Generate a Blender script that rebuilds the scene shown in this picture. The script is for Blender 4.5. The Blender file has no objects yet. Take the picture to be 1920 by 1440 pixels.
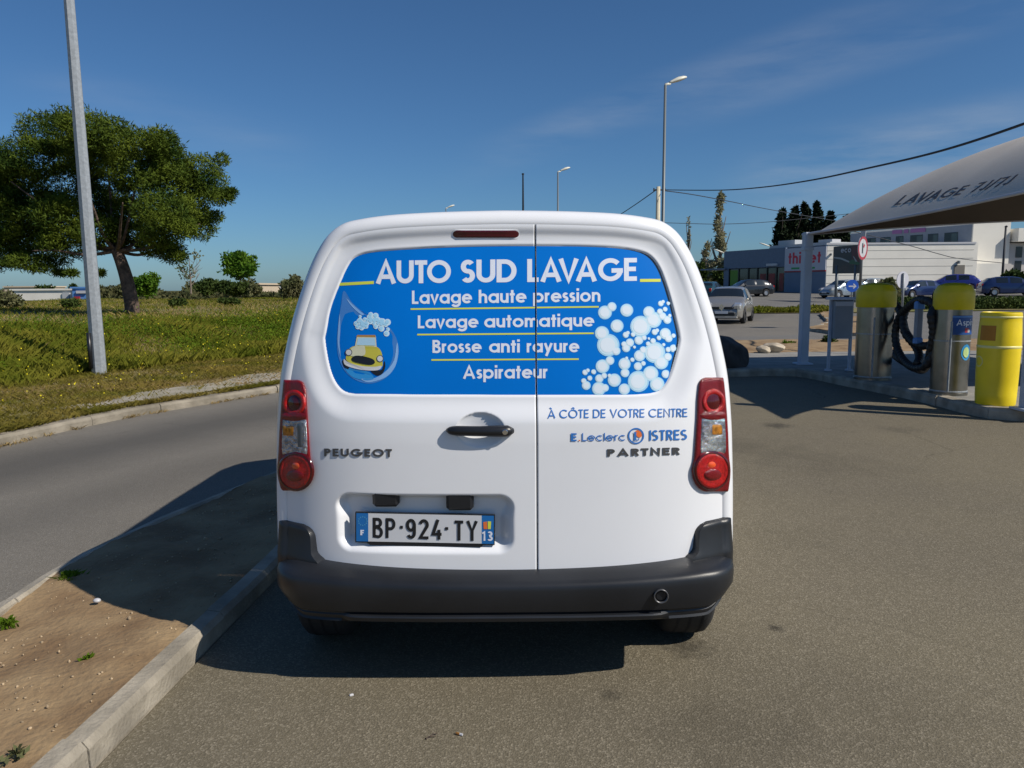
import bpy, bmesh, math, random
import numpy as np
from mathutils import Matrix, Vector
R = math.radians
rng = np.random.default_rng(7); random.seed(7)
C = bpy.context.scene.collection
sc = bpy.context.scene

# ---------------------------------------------------------------- camera, sky, sun
CAM_H, FPX, PITCH, ROLL = 1.52, 1440.0, math.atan(180/1440), R(0.4)
f0 = np.array([0, math.cos(PITCH), -math.sin(PITCH)]); u0 = np.array([0, math.sin(PITCH), math.cos(PITCH)]); r0 = np.array([1., 0, 0])
RT = math.cos(ROLL)*r0 - math.sin(ROLL)*u0
UP = math.cos(ROLL)*u0 + math.sin(ROLL)*r0
cd = bpy.data.cameras.new('camera'); cam = bpy.data.objects.new('camera', cd); C.objects.link(cam)
cd.sensor_width = 36; cd.lens = FPX/1920*36; cd.clip_end = 5000; cd.clip_start = 0.05
M = Matrix([[RT[i], UP[i], -f0[i], (0, 0, CAM_H)[i]] for i in range(3)] + [[0, 0, 0, 1]])
cam.matrix_world = M; sc.camera = cam
SUNV = np.array([1.02, -0.53, 1.0]); SUNV /= np.linalg.norm(SUNV)
SUN_EL = math.asin(SUNV[2]); SUN_AZ = math.atan2(SUNV[0], SUNV[1])
w = bpy.data.worlds.new('World'); sc.world = w; w.use_nodes = True
nt = w.node_tree; nt.nodes.clear()
sky = nt.nodes.new('ShaderNodeTexSky'); sky.sky_type = 'NISHITA'; sky.sun_disc = False
sky.sun_elevation = SUN_EL; sky.sun_rotation = SUN_AZ; sky.altitude = 50; sky.air_density = 0.9; sky.dust_density = 0.6; sky.ozone_density = 10
bg = nt.nodes.new('ShaderNodeBackground'); bg.inputs[1].default_value = 0.068
wo = nt.nodes.new('ShaderNodeOutputWorld')
# thin cirrus: diagonal bands along great circles of the sky, broken up by stretched noise
L = nt.links.new
tc = nt.nodes.new('ShaderNodeTexCoord'); mp = nt.nodes.new('ShaderNodeMapping')
mp.inputs['Rotation'].default_value = (0, R(32), R(0)); mp.inputs['Scale'].default_value = (1.6, 1.5, 9.0)
nz = nt.nodes.new('ShaderNodeTexNoise'); nz.inputs['Scale'].default_value = 2.1; nz.inputs['Detail'].default_value = 7; nz.inputs['Roughness'].default_value = .6
L(tc.outputs['Generated'], mp.inputs['Vector']); L(mp.outputs[0], nz.inputs['Vector'])
def skydir(px, py):
    x = (px-960)/FPX; y = (720-py)/FPX; d = f0+x*RT+y*UP; return d/np.linalg.norm(d)
acc = None
for (A_, B_, wd, st) in (((930, 290), (1650, 30), .035, .34), ((1280, 220), (1960, -10), .030, .26), ((1420, 345), (1960, 250), .065, .75), ((60, 160), (560, 290), .05, .16)):
    n_ = np.cross(skydir(*A_), skydir(*B_)); n_ /= np.linalg.norm(n_)
    mid = (skydir(*A_)+skydir(*B_)); mid /= np.linalg.norm(mid); hl = float(np.linalg.norm(skydir(*A_)-mid))*1.15
    dt = nt.nodes.new('ShaderNodeVectorMath'); dt.operation = 'DOT_PRODUCT'; dt.inputs[1].default_value = tuple(n_); L(tc.outputs['Generated'], dt.inputs[0])
    ab = nt.nodes.new('ShaderNodeMath'); ab.operation = 'ABSOLUTE'; L(dt.outputs['Value'], ab.inputs[0])
    m1 = nt.nodes.new('ShaderNodeMapRange'); m1.interpolation_type = 'SMOOTHSTEP'; m1.inputs[1].default_value = 0; m1.inputs[2].default_value = wd; m1.inputs[3].default_value = st; m1.inputs[4].default_value = 0; L(ab.outputs[0], m1.inputs[0])
    ds = nt.nodes.new('ShaderNodeVectorMath'); ds.operation = 'DISTANCE'; ds.inputs[1].default_value = tuple(mid); L(tc.outputs['Generated'], ds.inputs[0])
    m2 = nt.nodes.new('ShaderNodeMapRange'); m2.interpolation_type = 'SMOOTHSTEP'; m2.inputs[1].default_value = hl*.45; m2.inputs[2].default_value = hl*1.25; m2.inputs[3].default_value = 1; m2.inputs[4].default_value = 0; L(ds.outputs['Value'], m2.inputs[0])
    mu = nt.nodes.new('ShaderNodeMath'); mu.operation = 'MULTIPLY'; L(m1.outputs[0], mu.inputs[0]); L(m2.outputs[0], mu.inputs[1])
    if acc is None: acc = mu
    else:
        ad = nt.nodes.new('ShaderNodeMath'); ad.operation = 'ADD'; L(acc.outputs[0], ad.inputs[0]); L(mu.outputs[0], ad.inputs[1]); acc = ad
nr_ = nt.nodes.new('ShaderNodeMapRange'); nr_.inputs['From Min'].default_value = .35; nr_.inputs['From Max'].default_value = .75; L(nz.outputs['Fac'], nr_.inputs['Value'])
rp = nt.nodes.new('ShaderNodeMath'); rp.operation = 'MULTIPLY'; L(acc.outputs[0], rp.inputs[0]); L(nr_.outputs[0], rp.inputs[1])
mx = nt.nodes.new('ShaderNodeMix'); mx.data_type = 'RGBA'; mx.inputs['B'].default_value = (4.4, 5.0, 5.9, 1)
L(rp.outputs[0], mx.inputs['Factor'])
tn = nt.nodes.new('ShaderNodeMix'); tn.data_type = 'RGBA'; tn.blend_type = 'MULTIPLY'; tn.inputs['Factor'].default_value = 1; tn.inputs['B'].default_value = (.76, .90, .91, 1)
L(sky.outputs[0], tn.inputs['A']); L(tn.outputs['Result'], mx.inputs['A']); L(mx.outputs['Result'], bg.inputs[0]); L(bg.outputs[0], wo.inputs[0])
sd = bpy.data.lights.new('sun', 'SUN'); sun = bpy.data.objects.new('sun', sd); C.objects.link(sun)
sd.energy = 3.6; sd.angle = R(0.5); sd.color = (1.0, .93, .82)
sun.rotation_euler = Vector(-SUNV).to_track_quat('-Z', 'Y').to_euler(); sun.location = (20, -10, 30)
sc.view_settings.view_transform = 'Standard'; sc.view_settings.look = 'None'; sc.view_settings.exposure = 0.40; sc.view_settings.gamma = 1
sc.cycles.max_bounces = 6; sc.cycles.transparent_max_bounces = 6

# ---------------------------------------------------------------- projection helpers (photo pixels -> metres)
def rays(px, py):
    x = (np.asarray(px, float)-960)/FPX; y = (720-np.asarray(py, float))/FPX
    return f0 + x[..., None]*RT + y[..., None]*UP
def G(px, py, z=0.0):                       # ground point
    r = rays(px, py); t = (z-CAM_H)/r[..., 2]
    return r*t[..., None] + np.array([0, 0, CAM_H])
def at(px, py, Y):                          # point at depth plane Y
    r = rays(px, py); t = np.asarray(Y)/r[..., 1]
    return r*t[..., None] + np.array([0, 0, CAM_H])

# ---------------------------------------------------------------- materials
def mat(name, col, rough=.6, metal=0., spec=.5, var=0., vscale=4., bump=0., bscale=40., col2=None, coat=0., detail=5, transl=0., clearc=None):
    m = bpy.data.materials.new(name); m.use_nodes = True; n = m.node_tree; l = n.links.new
    b = n.nodes['Principled BSDF']; b.inputs['Roughness'].default_value = rough; b.inputs['Metallic'].default_value = metal
    b.inputs['Specular IOR Level'].default_value = spec; b.inputs['Coat Weight'].default_value = coat; b.inputs['Coat Roughness'].default_value = .05
    b.inputs['Base Color'].default_value = (*col, 1)
    t = n.nodes.new('ShaderNodeTexCoord')
    if var > 0 or col2 is not None:
        z = n.nodes.new('ShaderNodeTexNoise'); z.inputs['Scale'].default_value = vscale; z.inputs['Detail'].default_value = detail
        l(t.outputs['Object'], z.inputs['Vector'])
        rm = n.nodes.new('ShaderNodeValToRGB')
        c2 = col2 if col2 is not None else tuple(c*(1+var) for c in col); c1 = col if col2 is not None else tuple(c*(1-var) for c in col)
        rm.color_ramp.elements[0].position = .36; rm.color_ramp.elements[1].position = .64
        rm.color_ramp.elements[0].color = (*c1, 1); rm.color_ramp.elements[1].color = (*c2, 1)
        l(z.outputs['Fac'], rm.inputs[0]); l(rm.outputs[0], b.inputs['Base Color'])
        csock = rm.outputs[0]
    else: csock = None
    if bump > 0:
        z2 = n.nodes.new('ShaderNodeTexNoise'); z2.inputs['Scale'].default_value = bscale; z2.inputs['Detail'].default_value = 4
        l(t.outputs['Object'], z2.inputs['Vector'])
        bp = n.nodes.new('ShaderNodeBump'); bp.inputs['Strength'].default_value = bump; bp.inputs['Distance'].default_value = .01
        l(z2.outputs['Fac'], bp.inputs['Height']); l(bp.outputs[0], b.inputs['Normal'])
    if transl > 0:
        tr = n.nodes.new('ShaderNodeBsdfTranslucent'); tr.inputs[0].default_value = (*[min(1, c*1.3) for c in col], 1)
        if csock: l(csock, tr.inputs[0])
        ms = n.nodes.new('ShaderNodeMixShader'); ms.inputs[0].default_value = transl
        l(b.outputs[0], ms.inputs[1]); l(tr.outputs[0], ms.inputs[2]); l(ms.outputs[0], n.nodes['Material Output'].inputs[0])
    return m

def asphalt(name, c1, c2, speck, stains=(), bands=()):
    """worn asphalt: aggregate specks, broad patches, oil stains with a place of their own"""
    m = bpy.data.materials.new(name); m.use_nodes = True; n = m.node_tree; l = n.links.new
    b = n.nodes['Principled BSDF']; b.inputs['Roughness'].default_value = .85; b.inputs['Specular IOR Level'].default_value = .25
    t = n.nodes.new('ShaderNodeTexCoord')
    def noise(s, d, vec=None):
        z = n.nodes.new('ShaderNodeTexNoise'); z.inputs['Scale'].default_value = s; z.inputs['Detail'].default_value = d
        l(vec or t.outputs['Object'], z.inputs['Vector']); return z
    def mix(fac, a, bb, typ='MIX'):
        x = n.nodes.new('ShaderNodeMix'); x.data_type = 'RGBA'; x.blend_type = typ
        for s, v in ((x.inputs['Factor'], fac), (x.inputs['A'], a), (x.inputs['B'], bb)):
            if isinstance(v, (tuple, float, int)): s.default_value = v if not isinstance(v, tuple) else (*v, 1)
            else: l(v, s)
        return x.outputs['Result']
    def rng_(v, a, bb, c, d):
        x = n.nodes.new('ShaderNodeMapRange'); x.inputs[1].default_value = a; x.inputs[2].default_value = bb; x.inputs[3].default_value = c; x.inputs[4].default_value = d
        l(v, x.inputs[0]); return x.outputs[0]
    big = noise(.55, 6); col = mix(rng_(big.outputs['Fac'], .35, .65, 0, 1), c1, c2)
    med = noise(5, 5); col = mix(rng_(med.outputs['Fac'], .4, .75, 0, .35), col, tuple(c*.72 for c in c1))
    vo = n.nodes.new('ShaderNodeTexVoronoi'); vo.inputs['Scale'].default_value = 150; l(t.outputs['Object'], vo.inputs['Vector'])
    sp = n.nodes.new('ShaderNodeSeparateColor'); l(vo.outputs['Color'], sp.inputs[0])
    col = mix(rng_(sp.outputs[0], .6, 1, 0, .48), col, speck)
    col = mix(rng_(sp.outputs[1], .6, 1, 0, .5), col, tuple(c*.5 for c in c1))
    fine = noise(420, 2); col = mix(rng_(fine.outputs['Fac'], .42, .68, .0, .65), col, tuple(c*.5 for c in c2))
    # hairline cracks, only in broad patches
    wv = noise(1.1, 4); wa = n.nodes.new('ShaderNodeVectorMath'); wa.operation = 'MULTIPLY_ADD'; l(wv.outputs['Color'], wa.inputs[0]); wa.inputs[1].default_value = (.9, .9, 0); l(t.outputs['Object'], wa.inputs[2])
    ck = n.nodes.new('ShaderNodeTexVoronoi'); ck.feature = 'DISTANCE_TO_EDGE'; ck.inputs['Scale'].default_value = .42; l(wa.outputs[0], ck.inputs['Vector'])
    pm = noise(.33, 3); cm = n.nodes.new('ShaderNodeMath'); cm.operation = 'MULTIPLY'; l(rng_(ck.outputs['Distance'], .0012, .005, .42, 0), cm.inputs[0]); l(rng_(pm.outputs['Fac'], .50, .62, 0, 1), cm.inputs[1])
    col = mix(cm.outputs[0], col, tuple(c*.35 for c in c1))
    for (sx, sy, sr, st) in stains:
        v = n.nodes.new('ShaderNodeVectorMath'); v.operation = 'DISTANCE'; v.inputs[1].default_value = (sx, sy, 0)
        wob = noise(9/max(sr, .05)*.3, 4); va = n.nodes.new('ShaderNodeVectorMath'); va.operation = 'MULTIPLY_ADD'
        l(wob.outputs['Color'], va.inputs[0]); va.inputs[1].default_value = (sr*1.6, sr*1.6, 0); l(t.outputs['Object'], va.inputs[2])
        sb = n.nodes.new('ShaderNodeVectorMath'); sb.operation = 'SUBTRACT'; l(va.outputs[0], sb.inputs[0]); sb.inputs[1].default_value = (sr*.8, sr*.8, 0)
        l(sb.outputs[0], v.inputs[0]); col = mix(rng_(v.outputs['Value'], sr*.2, sr, st, 0), col, (.018, .016, .013))
    for (A, B, wd, st, cc) in bands:        # long tyre-worn bands
        A = np.array(A); B = np.array(B); d = (B-A)/np.linalg.norm(B-A); nn = np.array([-d[1], d[0]])
        v = n.nodes.new('ShaderNodeVectorMath'); v.operation = 'DOT_PRODUCT'; v.inputs[1].default_value = (nn[0], nn[1], 0)
        wob = noise(.7, 4); va = n.nodes.new('ShaderNodeVectorMath'); va.operation = 'MULTIPLY_ADD'; l(wob.outputs['Color'], va.inputs[0]); va.inputs[1].default_value = (.5, .5, 0); l(t.outputs['Object'], va.inputs[2])
        l(va.outputs[0], v.inputs[0]); k = float(A@nn)+.25*(nn[0]+nn[1])
        s1 = n.nodes.new('ShaderNodeMath'); s1.operation = 'SUBTRACT'; l(v.outputs['Value'], s1.inputs[0]); s1.inputs[1].default_value = k
        ab = n.nodes.new('ShaderNodeMath'); ab.operation = 'ABSOLUTE'; l(s1.outputs[0], ab.inputs[0])
        col = mix(rng_(ab.outputs[0], wd*.15, wd, st, 0), col, cc)
    l(col, b.inputs['Base Color'])
    bn = n.nodes.new('ShaderNodeBump'); bn.inputs['Strength'].default_value = .5; bn.inputs['Distance'].default_value = .004
    l(vo.outputs['Distance'], bn.inputs['Height']); l(bn.outputs[0], b.inputs['Normal'])
    return m

MT = dict(
    white_paint=mat('white_paint', (.80, .81, .84), .28, spec=.5, coat=.5, var=.012, vscale=3),
    plastic=mat('dark_plastic', (.013, .0145, .018), .38, spec=.5, var=.18, vscale=5, bump=.08, bscale=700),
    black=mat('black_plastic', (.012, .013, .016), .35),
    blackmatt=mat('black_matt', (.008, .008, .009), .9),
    rubber=mat('rubber', (.018, .018, .019), .8, bump=.2, bscale=60),
    rim=mat('rim', (.45, .46, .48), .35, .8),
    glass=mat('dark_glass', (.012, .016, .02), .06, spec=.7, coat=.3),
    blue_vinyl=mat('blue_vinyl', (.0003, .165, .62), .40, spec=.12, var=.04, vscale=2.5),
    white_vinyl=mat('white_vinyl', (.72, .76, .86), .4),
    yellow_vinyl=mat('yellow_vinyl', (.66, .70, .07), .4),
    blue_text=mat('blue_text', (.03, .17, .52), .4),
    orange=mat('orange_print', (.75, .17, .04), .4),
    badge=mat('badge_grey', (.11, .11, .115), .35, .5),
    bub1=mat('bubble_edge', (.36, .66, .88), .4), bub2=mat('bubble_mid', (.58, .78, .9), .4), bub3=mat('bubble_core', (.72, .81, .9), .4),
    drop=mat('drop_blue', (.06, .22, .58), .35), drop2=mat('drop_light', (.24, .45, .78), .35), drop3=mat('drop_shade', (.03, .28, .66), .35),
    redlens=mat('red_lens', (.17, .002, .004), .12, coat=.3, spec=.5, var=.12, vscale=60, bump=.35, bscale=260),
    redlens2=mat('red_lens_bright', (.40, .006, .004), .12, coat=.3, spec=.5, var=.22, vscale=90, bump=.45, bscale=230),
    glint=mat('orange_glint', (.75, .09, .02), .1, coat=.5),
    redlens3=mat('red_lens_dark', (.07, .001, .002), .15, coat=.4),
    clearlens=mat('clear_lens', (.42, .41, .43), .10, .85, coat=.6, bump=1.0, bscale=110, var=.45, vscale=60),
    greylens=mat('grey_reflector', (.12, .14, .16), .3, .3, coat=.3),
    amber=mat('amber', (.42, .17, .02), .15, .3, coat=.5, var=.4, vscale=70),
    brake3=mat('brake_red', (.075, .004, .009), .2, coat=.5),
    plate=mat('plate_white', (.62, .63, .66), .35, var=.03),
    plateblue=mat('plate_blue', (.01, .14, .42), .35),
    eu=mat('star_print', (.08, .32, .55), .4),
    galv=mat('galvanised', (.31, .335, .36), .55, .25, var=.12, vscale=22),
    post=mat('grey_post_paint', (.42, .47, .56), .5, var=.06),
    steel=mat('brushed_steel', (.25, .24, .215), .28, .92, var=.1, vscale=6, bump=.05, bscale=300),
    yellowcap=mat('yellow_plastic', (.62, .48, .003), .42, var=.08, vscale=5),
    yellowbar=mat('yellow_barrel', (.78, .60, .012), .38, var=.07, vscale=4),
    yellowrib=mat('yellow_worn', (.75, .70, .28), .45),
    ochre=mat('ochre', (.42, .17, .003), .5),
    hose=mat('hose_black', (.010, .010, .011), .55),
    membrane=mat('membrane', (.60, .535, .455), .6, var=.06, vscale=1.2), underside_shade=mat('membrane_shade', (.10, .075, .05), .8, var=.1, vscale=1.5),
    memb_text=mat('membrane_print', (.06, .065, .08), .6),
    concrete=mat('kerb_concrete', (.37, .33, .265), .9, col2=(.22, .195, .155), vscale=5, bump=.6, bscale=60, detail=9),
    pad=mat('pad_concrete', (.27, .26, .24), .9, col2=(.20, .195, .18), vscale=3, bump=.3, bscale=60),
    dirt=mat('dirt', (.31, .215, .115), .95, col2=(.19, .118, .058), vscale=3.2, bump=1.0, bscale=34, detail=11),
    grit=mat('dirt_grit', (.36, .27, .17), .9, var=.35, vscale=60), stone=mat('pale_stone', (.42, .36, .28), .9, var=.3, vscale=6, bump=.6, bscale=20),
    rock=mat('dark_rock', (.045, .042, .042), .9, var=.3, vscale=5, bump=.7, bscale=14),
    soil=mat('field_soil', (.13, .14, .03), .95, col2=(.22, .16, .07), vscale=.55, bump=.9, bscale=9, detail=8),
    grass=mat('grass', (.095, .125, .008), .85, spec=.15, col2=(.20, .185, .024), vscale=.9, detail=8, transl=.25),
    weed=mat('weed_leaf', (.058, .120, .006), .8, spec=.15, col2=(.135, .20, .012), vscale=1.6, detail=8, transl=.25),
    verge=mat('verge_grass', (.125, .118, .016), .9, spec=.12, col2=(.215, .165, .04), vscale=1.3, detail=9, transl=.2), kerbold=mat('old_kerb', (.30, .265, .21), .95, col2=(.165, .145, .11), vscale=3.5, bump=.9, bscale=35, detail=10), wall_shade=mat('shaded_wall_face', (.20, .235, .29), .6, var=.04),
    deadgrass=mat('dead_grass', (.23, .165, .07), .9, spec=.15, var=.35, vscale=2.5, detail=8),
    straw=mat('straw', (.25, .19, .075), .9, spec=.15, var=.3, vscale=3),
    flower=mat('flower', (.70, .58, .01), .7),
    pine=mat('pine_needles', (.022, .050, .006), .75, spec=.15, col2=(.110, .145, .013), vscale=.9, detail=6, transl=.12),
    bark=mat('bark', (.055, .038, .03), .95, col2=(.13, .09, .07), vscale=7, bump=1, bscale=16),
    leaf=mat('leaf_green', (.045, .12, .01), .7, spec=.15, col2=(.11, .20, .015), vscale=.7, transl=.3),
    leafdark=mat('leaf_dark', (.030, .055, .012), .8, spec=.15, col2=(.06, .085, .018), vscale=.8, transl=.15),
    leafgrey=mat('leaf_grey', (.075, .095, .035), .8, spec=.15, col2=(.17, .16, .08), vscale=.6, transl=.2),
    poplar=mat('poplar_leaf', (.24, .235, .13), .8, spec=.15, col2=(.34, .32, .20), vscale=.5, transl=.3),  # haze and backlight are put into this pale leaf colour
    cypress=mat('cypress_leaf', (.008, .016, .007), .8, spec=.15, col2=(.018, .03, .010), vscale=1.0),
    farveg=mat('far_scrub', (.045, .055, .022), .9, spec=.15, col2=(.09, .085, .035), vscale=.2),
    twig=mat('bare_twig', (.20, .16, .13), .9, var=.2),
    wall=mat('white_render', (.74, .71, .64), .85, var=.04, vscale=.6),
    wallline=mat('panel_joint', (.50, .48, .43), .9),
    fascia=mat('blue_grey_fascia', (.13, .17, .24), .5, var=.05),
    fasciatop=mat('parapet_grey', (.42, .44, .46), .6),
    signgrey=mat('sign_panel', (.50, .50, .55), .5),
    bluepanel=mat('blue_panel', (.12, .17, .25), .5, var=.05, vscale=1),
    shopglass=mat('shop_glass', (.03, .032, .03), .08, spec=.8, var=.5, vscale=.5),
    green=mat('green_poster', (.12, .26, .01), .5), redpost=mat('red_poster', (.26, .03, .02), .5, var=.5, vscale=.8),
    redtxt=mat('red_letters', (.62, .03, .06), .5), greentxt=mat('green_letters', (.03, .30, .08), .5), pinktxt=mat('pink_letters', (.26, .11, .28), .5),
    darkwin=mat('window_dark', (.02, .022, .026), .15), greywall=mat('grey_render', (.50, .47, .44), .9, var=.04),
    brown=mat('brown_door', (.16, .145, .125), .7), winshade=mat('frame_white', (.7, .7, .7), .5),
    billboard=mat('billboard_print', (.022, .020, .020), .35, col2=(.05, .03, .028), vscale=.9),
    billred=mat('billboard_red', (.10, .014, .016), .35), billgreen=mat('billboard_green', (.03, .10, .04), .4), billpale=mat('billboard_pale', (.35, .36, .36), .4),
    signred=mat('sign_red', (.36, .03, .045), .4), signwhite=mat('sign_white', (.5, .5, .52), .4), signblue=mat('sign_blue', (.01, .08, .42), .4),
    lampwhite=mat('lamp_shell', (.70, .68, .58), .45), polegrey=mat('lamp_pole', (.15, .17, .18), .5, .3), cable=mat('cable', (.03, .035, .045), .7),
    polecon=mat('concrete_pole', (.55, .50, .38), .9, var=.12, vscale=3),
    silver=mat('silver_paint', (.36, .345, .32), .25, .55, coat=.6), silverblue=mat('silver_blue_paint', (.30, .36, .42), .25, .5, coat=.5),
    teal=mat('teal_paint', (.02, .06, .075), .25, .3, coat=.6), navy=mat('navy_paint', (.015, .03, .10), .22, .3, coat=.6), darkgrey=mat('dark_paint', (.02, .022, .026), .25, .3, coat=.6),
    blueviolet=mat('blue_violet_paint', (.03, .04, .22), .25, .3, coat=.6), chrome=mat('chrome', (.75, .75, .75), .12, 1.0), headlamp=mat('headlamp', (.6, .6, .6), .1, .6, coat=.8),
    sheetgrey=mat('grey_sheet', (.23, .26, .31), .5, .2, var=.06), stickerblue=mat('sticker_blue', (.03, .25, .52), .4), stickernavy=mat('label_blue', (.012, .07, .27), .4), stickerlime=mat('sticker_lime', (.45, .6, .25), .4),
    roofbeige=mat('roof_beige', (.55, .45, .33), .9), shopblue=mat('shop_blue', (.10, .25, .55), .5), car_lightblue=mat('toy_glass', (.40, .62, .78), .35), olive=mat('toy_yellow', (.55, .50, .06), .4), cream=mat('toy_cream', (.62, .62, .45), .4), brownp=mat('toy_brown', (.42, .22, .05), .4),
)

# ---------------------------------------------------------------- object helpers
def wloc(o):
    v = Vector((0, 0, 0))
    while o is not None: v = v + o.location; o = o.parent
    return np.array(v)
def obj(name, V, F, m, parent=None, smooth=False, local=False, label=None, cat=None, group=None, kind=None, mats=None, mi=None, autosmooth=None):
    V = np.asarray(V, float).reshape(-1, 3)
    org = np.zeros(3)
    if parent is not None and not local: V = V - wloc(parent)
    elif parent is None and not local and len(V):
        org = np.array([(V[:, 0].min()+V[:, 0].max())/2, (V[:, 1].min()+V[:, 1].max())/2, V[:, 2].min()])
        if kind in ('structure', 'stuff'): org = np.zeros(3)
        V = V - org
    me = bpy.data.meshes.new(name)
    if isinstance(F, np.ndarray):
        k = F.shape[1]; me.vertices.add(len(V)); me.vertices.foreach_set('co', V.astype(np.float32).ravel())
        me.loops.add(F.size); me.loops.foreach_set('vertex_index', F.astype(np.int32).ravel())
        me.polygons.add(len(F)); me.polygons.foreach_set('loop_start', np.arange(0, F.size, k, dtype=np.int32))
        me.update(calc_edges=True); me.validate()
    else:
        me.from_pydata([tuple(v) for v in V], [], [tuple(int(i) for i in f) for f in F]); me.update()
    for x in (mats or [m]): me.materials.append(x)
    if mi is not None: me.polygons.foreach_set('material_index', np.asarray(mi, np.int32))
    if smooth: me.shade_smooth()
    if autosmooth: 
        me.shade_smooth(); me.set_sharp_from_angle(angle=R(autosmooth))
    o = bpy.data.objects.new(name, me); C.objects.link(o); o.location = org
    if parent is not None: o.parent = parent
    return tag(o, label, cat, group, kind)
def tag(o, label=None, cat=None, group=None, kind=None):
    if label: o['label'] = label
    if cat: o['category'] = cat
    if group: o['group'] = group
    if kind: o['kind'] = kind
    return o
def thing(name, loc, label, cat, group=None, rz=0):
    o = bpy.data.objects.new(name, None); C.objects.link(o); o.location = tuple(float(x) for x in loc); o.rotation_euler = (0, 0, rz); o.empty_display_size = .2
    return tag(o, label, cat, group)
class MB:
    def __init__(s): s.V = []; s.F = []; s.M = []; s.n = 0
    def add(s, VF, mi=0):
        V, F = VF; V = np.asarray(V, float).reshape(-1, 3)
        s.V.append(V); s.F += [tuple(int(i)+s.n for i in f) for f in F]; s.M += [mi]*len(F); s.n += len(V); return s
    def out(s): return np.concatenate(s.V), s.F
def build(mb, name, m, parent=None, **k):
    V, F = mb.out(); return obj(name, V, F, m, parent, **k)
def box(c, s, rz=0):
    c = np.array(c, float); s = np.array(s, float)/2
    V = np.array([[x, y, z] for x in (-1, 1) for y in (-1, 1) for z in (-1, 1)])*s
    if rz: ca, sa = math.cos(rz), math.sin(rz); V = np.stack([V[:, 0]*ca-V[:, 1]*sa, V[:, 0]*sa+V[:, 1]*ca, V[:, 2]], 1)
    return V+c, [(0, 1, 3, 2), (4, 6, 7, 5), (0, 4, 5, 1), (2, 3, 7, 6), (0, 2, 6, 4), (1, 5, 7, 3)]
def cbox(c, s, b=.01, rz=0):                # box with chamfered vertical + top edges
    sx, sy, sz = np.array(s, float)/2; V = []
    rings = [(0, -sz), (0, sz-b), (b, sz)]
    pts = lambda i: [(-sx+b, -sy+i), (sx-b, -sy+i), (sx-i, -sy+b), (sx-i, sy-b), (sx-b, sy-i), (-sx+b, sy-i), (-sx+i, sy-b), (-sx+i, -sy+b)]
    for i, z in rings: V += [(x, y, z) for x, y in pts(i)]
    F = [tuple(range(7, -1, -1)), tuple(range(16, 24))]
    for r in range(2): F += [(r*8+i, r*8+(i+1) % 8, r*8+8+(i+1) % 8, r*8+8+i) for i in range(8)]
    V = np.array(V)
    if rz: ca, sa = math.cos(rz), math.sin(rz); V = np.stack([V[:, 0]*ca-V[:, 1]*sa, V[:, 0]*sa+V[:, 1]*ca, V[:, 2]], 1)
    return V+np.array(c, float), F
def lathe(prof, n=32, c=(0, 0, 0), axis='z', cap=True):
    prof = np.array(prof, float); a = np.arange(n)*2*math.pi/n; V = []
    for r, z in prof: V.append(np.stack([r*np.cos(a), r*np.sin(a), np.full(n, z)], 1))
    V = np.concatenate(V); k = len(prof)
    F = [(i*n+j, i*n+(j+1) % n, (i+1)*n+(j+1) % n, (i+1)*n+j) for i in range(k-1) for j in range(n)]
    if cap: F += [tuple(range(n-1, -1, -1)), tuple((k-1)*n+j for j in range(n))]
    if axis == 'x': V = V[:, [2, 0, 1]]
    if axis == 'y': V = np.stack([V[:, 0], V[:, 2], -V[:, 1]], 1)*np.array([1, 1, -1]); V = V
    return V+np.array(c, float), F
def tube(P, r, n=8, cap=True):
    P = np.array(P, float); k = len(P); r = np.broadcast_to(np.asarray(r, float), (k,))
    T = np.gradient(P, axis=0); T /= np.linalg.norm(T, axis=1)[:, None]+1e-9
    ref = np.array([0, 0, 1.]) if abs(T[:, 2]).mean() < .8 else np.array([1., 0, 0])
    A = np.cross(T, ref); A /= np.linalg.norm(A, axis=1)[:, None]+1e-9; B = np.cross(T, A)
    a = np.arange(n)*2*math.pi/n
    V = (P[:, None]+r[:, None, None]*(np.cos(a)[None, :, None]*A[:, None]+np.sin(a)[None, :, None]*B[:, None])).reshape(-1, 3)
    F = [(i*n+j, i*n+(j+1) % n, (i+1)*n+(j+1) % n, (i+1)*n+j) for i in range(k-1) for j in range(n)]
    if cap: F += [tuple(range(n-1, -1, -1)), tuple((k-1)*n+j for j in range(n))]
    return V, F
def gridf(nr, nc): 
    i, j = np.meshgrid(np.arange(nr-1), np.arange(nc-1), indexing='ij'); a = (i*nc+j).ravel()
    return np.stack([a, a+1, a+nc+1, a+nc], 1)
def catmull(P, n=8, closed=False):
    P = np.array(P, float); k = len(P); out = []
    for i in range(k if closed else k-1):
        if closed: p0, p1, p2, p3 = P[(i-1) % k], P[i], P[(i+1) % k], P[(i+2) % k]
        else: p0, p1, p2, p3 = P[max(i-1, 0)], P[i], P[i+1], P[min(i+2, k-1)]
        for t in np.arange(n)/n:
            out.append(.5*((2*p1)+(p2-p0)*t+(2*p0-5*p1+4*p2-p3)*t*t+(3*p1-p0-3*p2+p3)*t**3))
    if not closed: out.append(P[-1])
    return np.array(out)
def sstep(x): x = np.clip(x, 0, 1); return x*x*(3-2*x)

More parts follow.
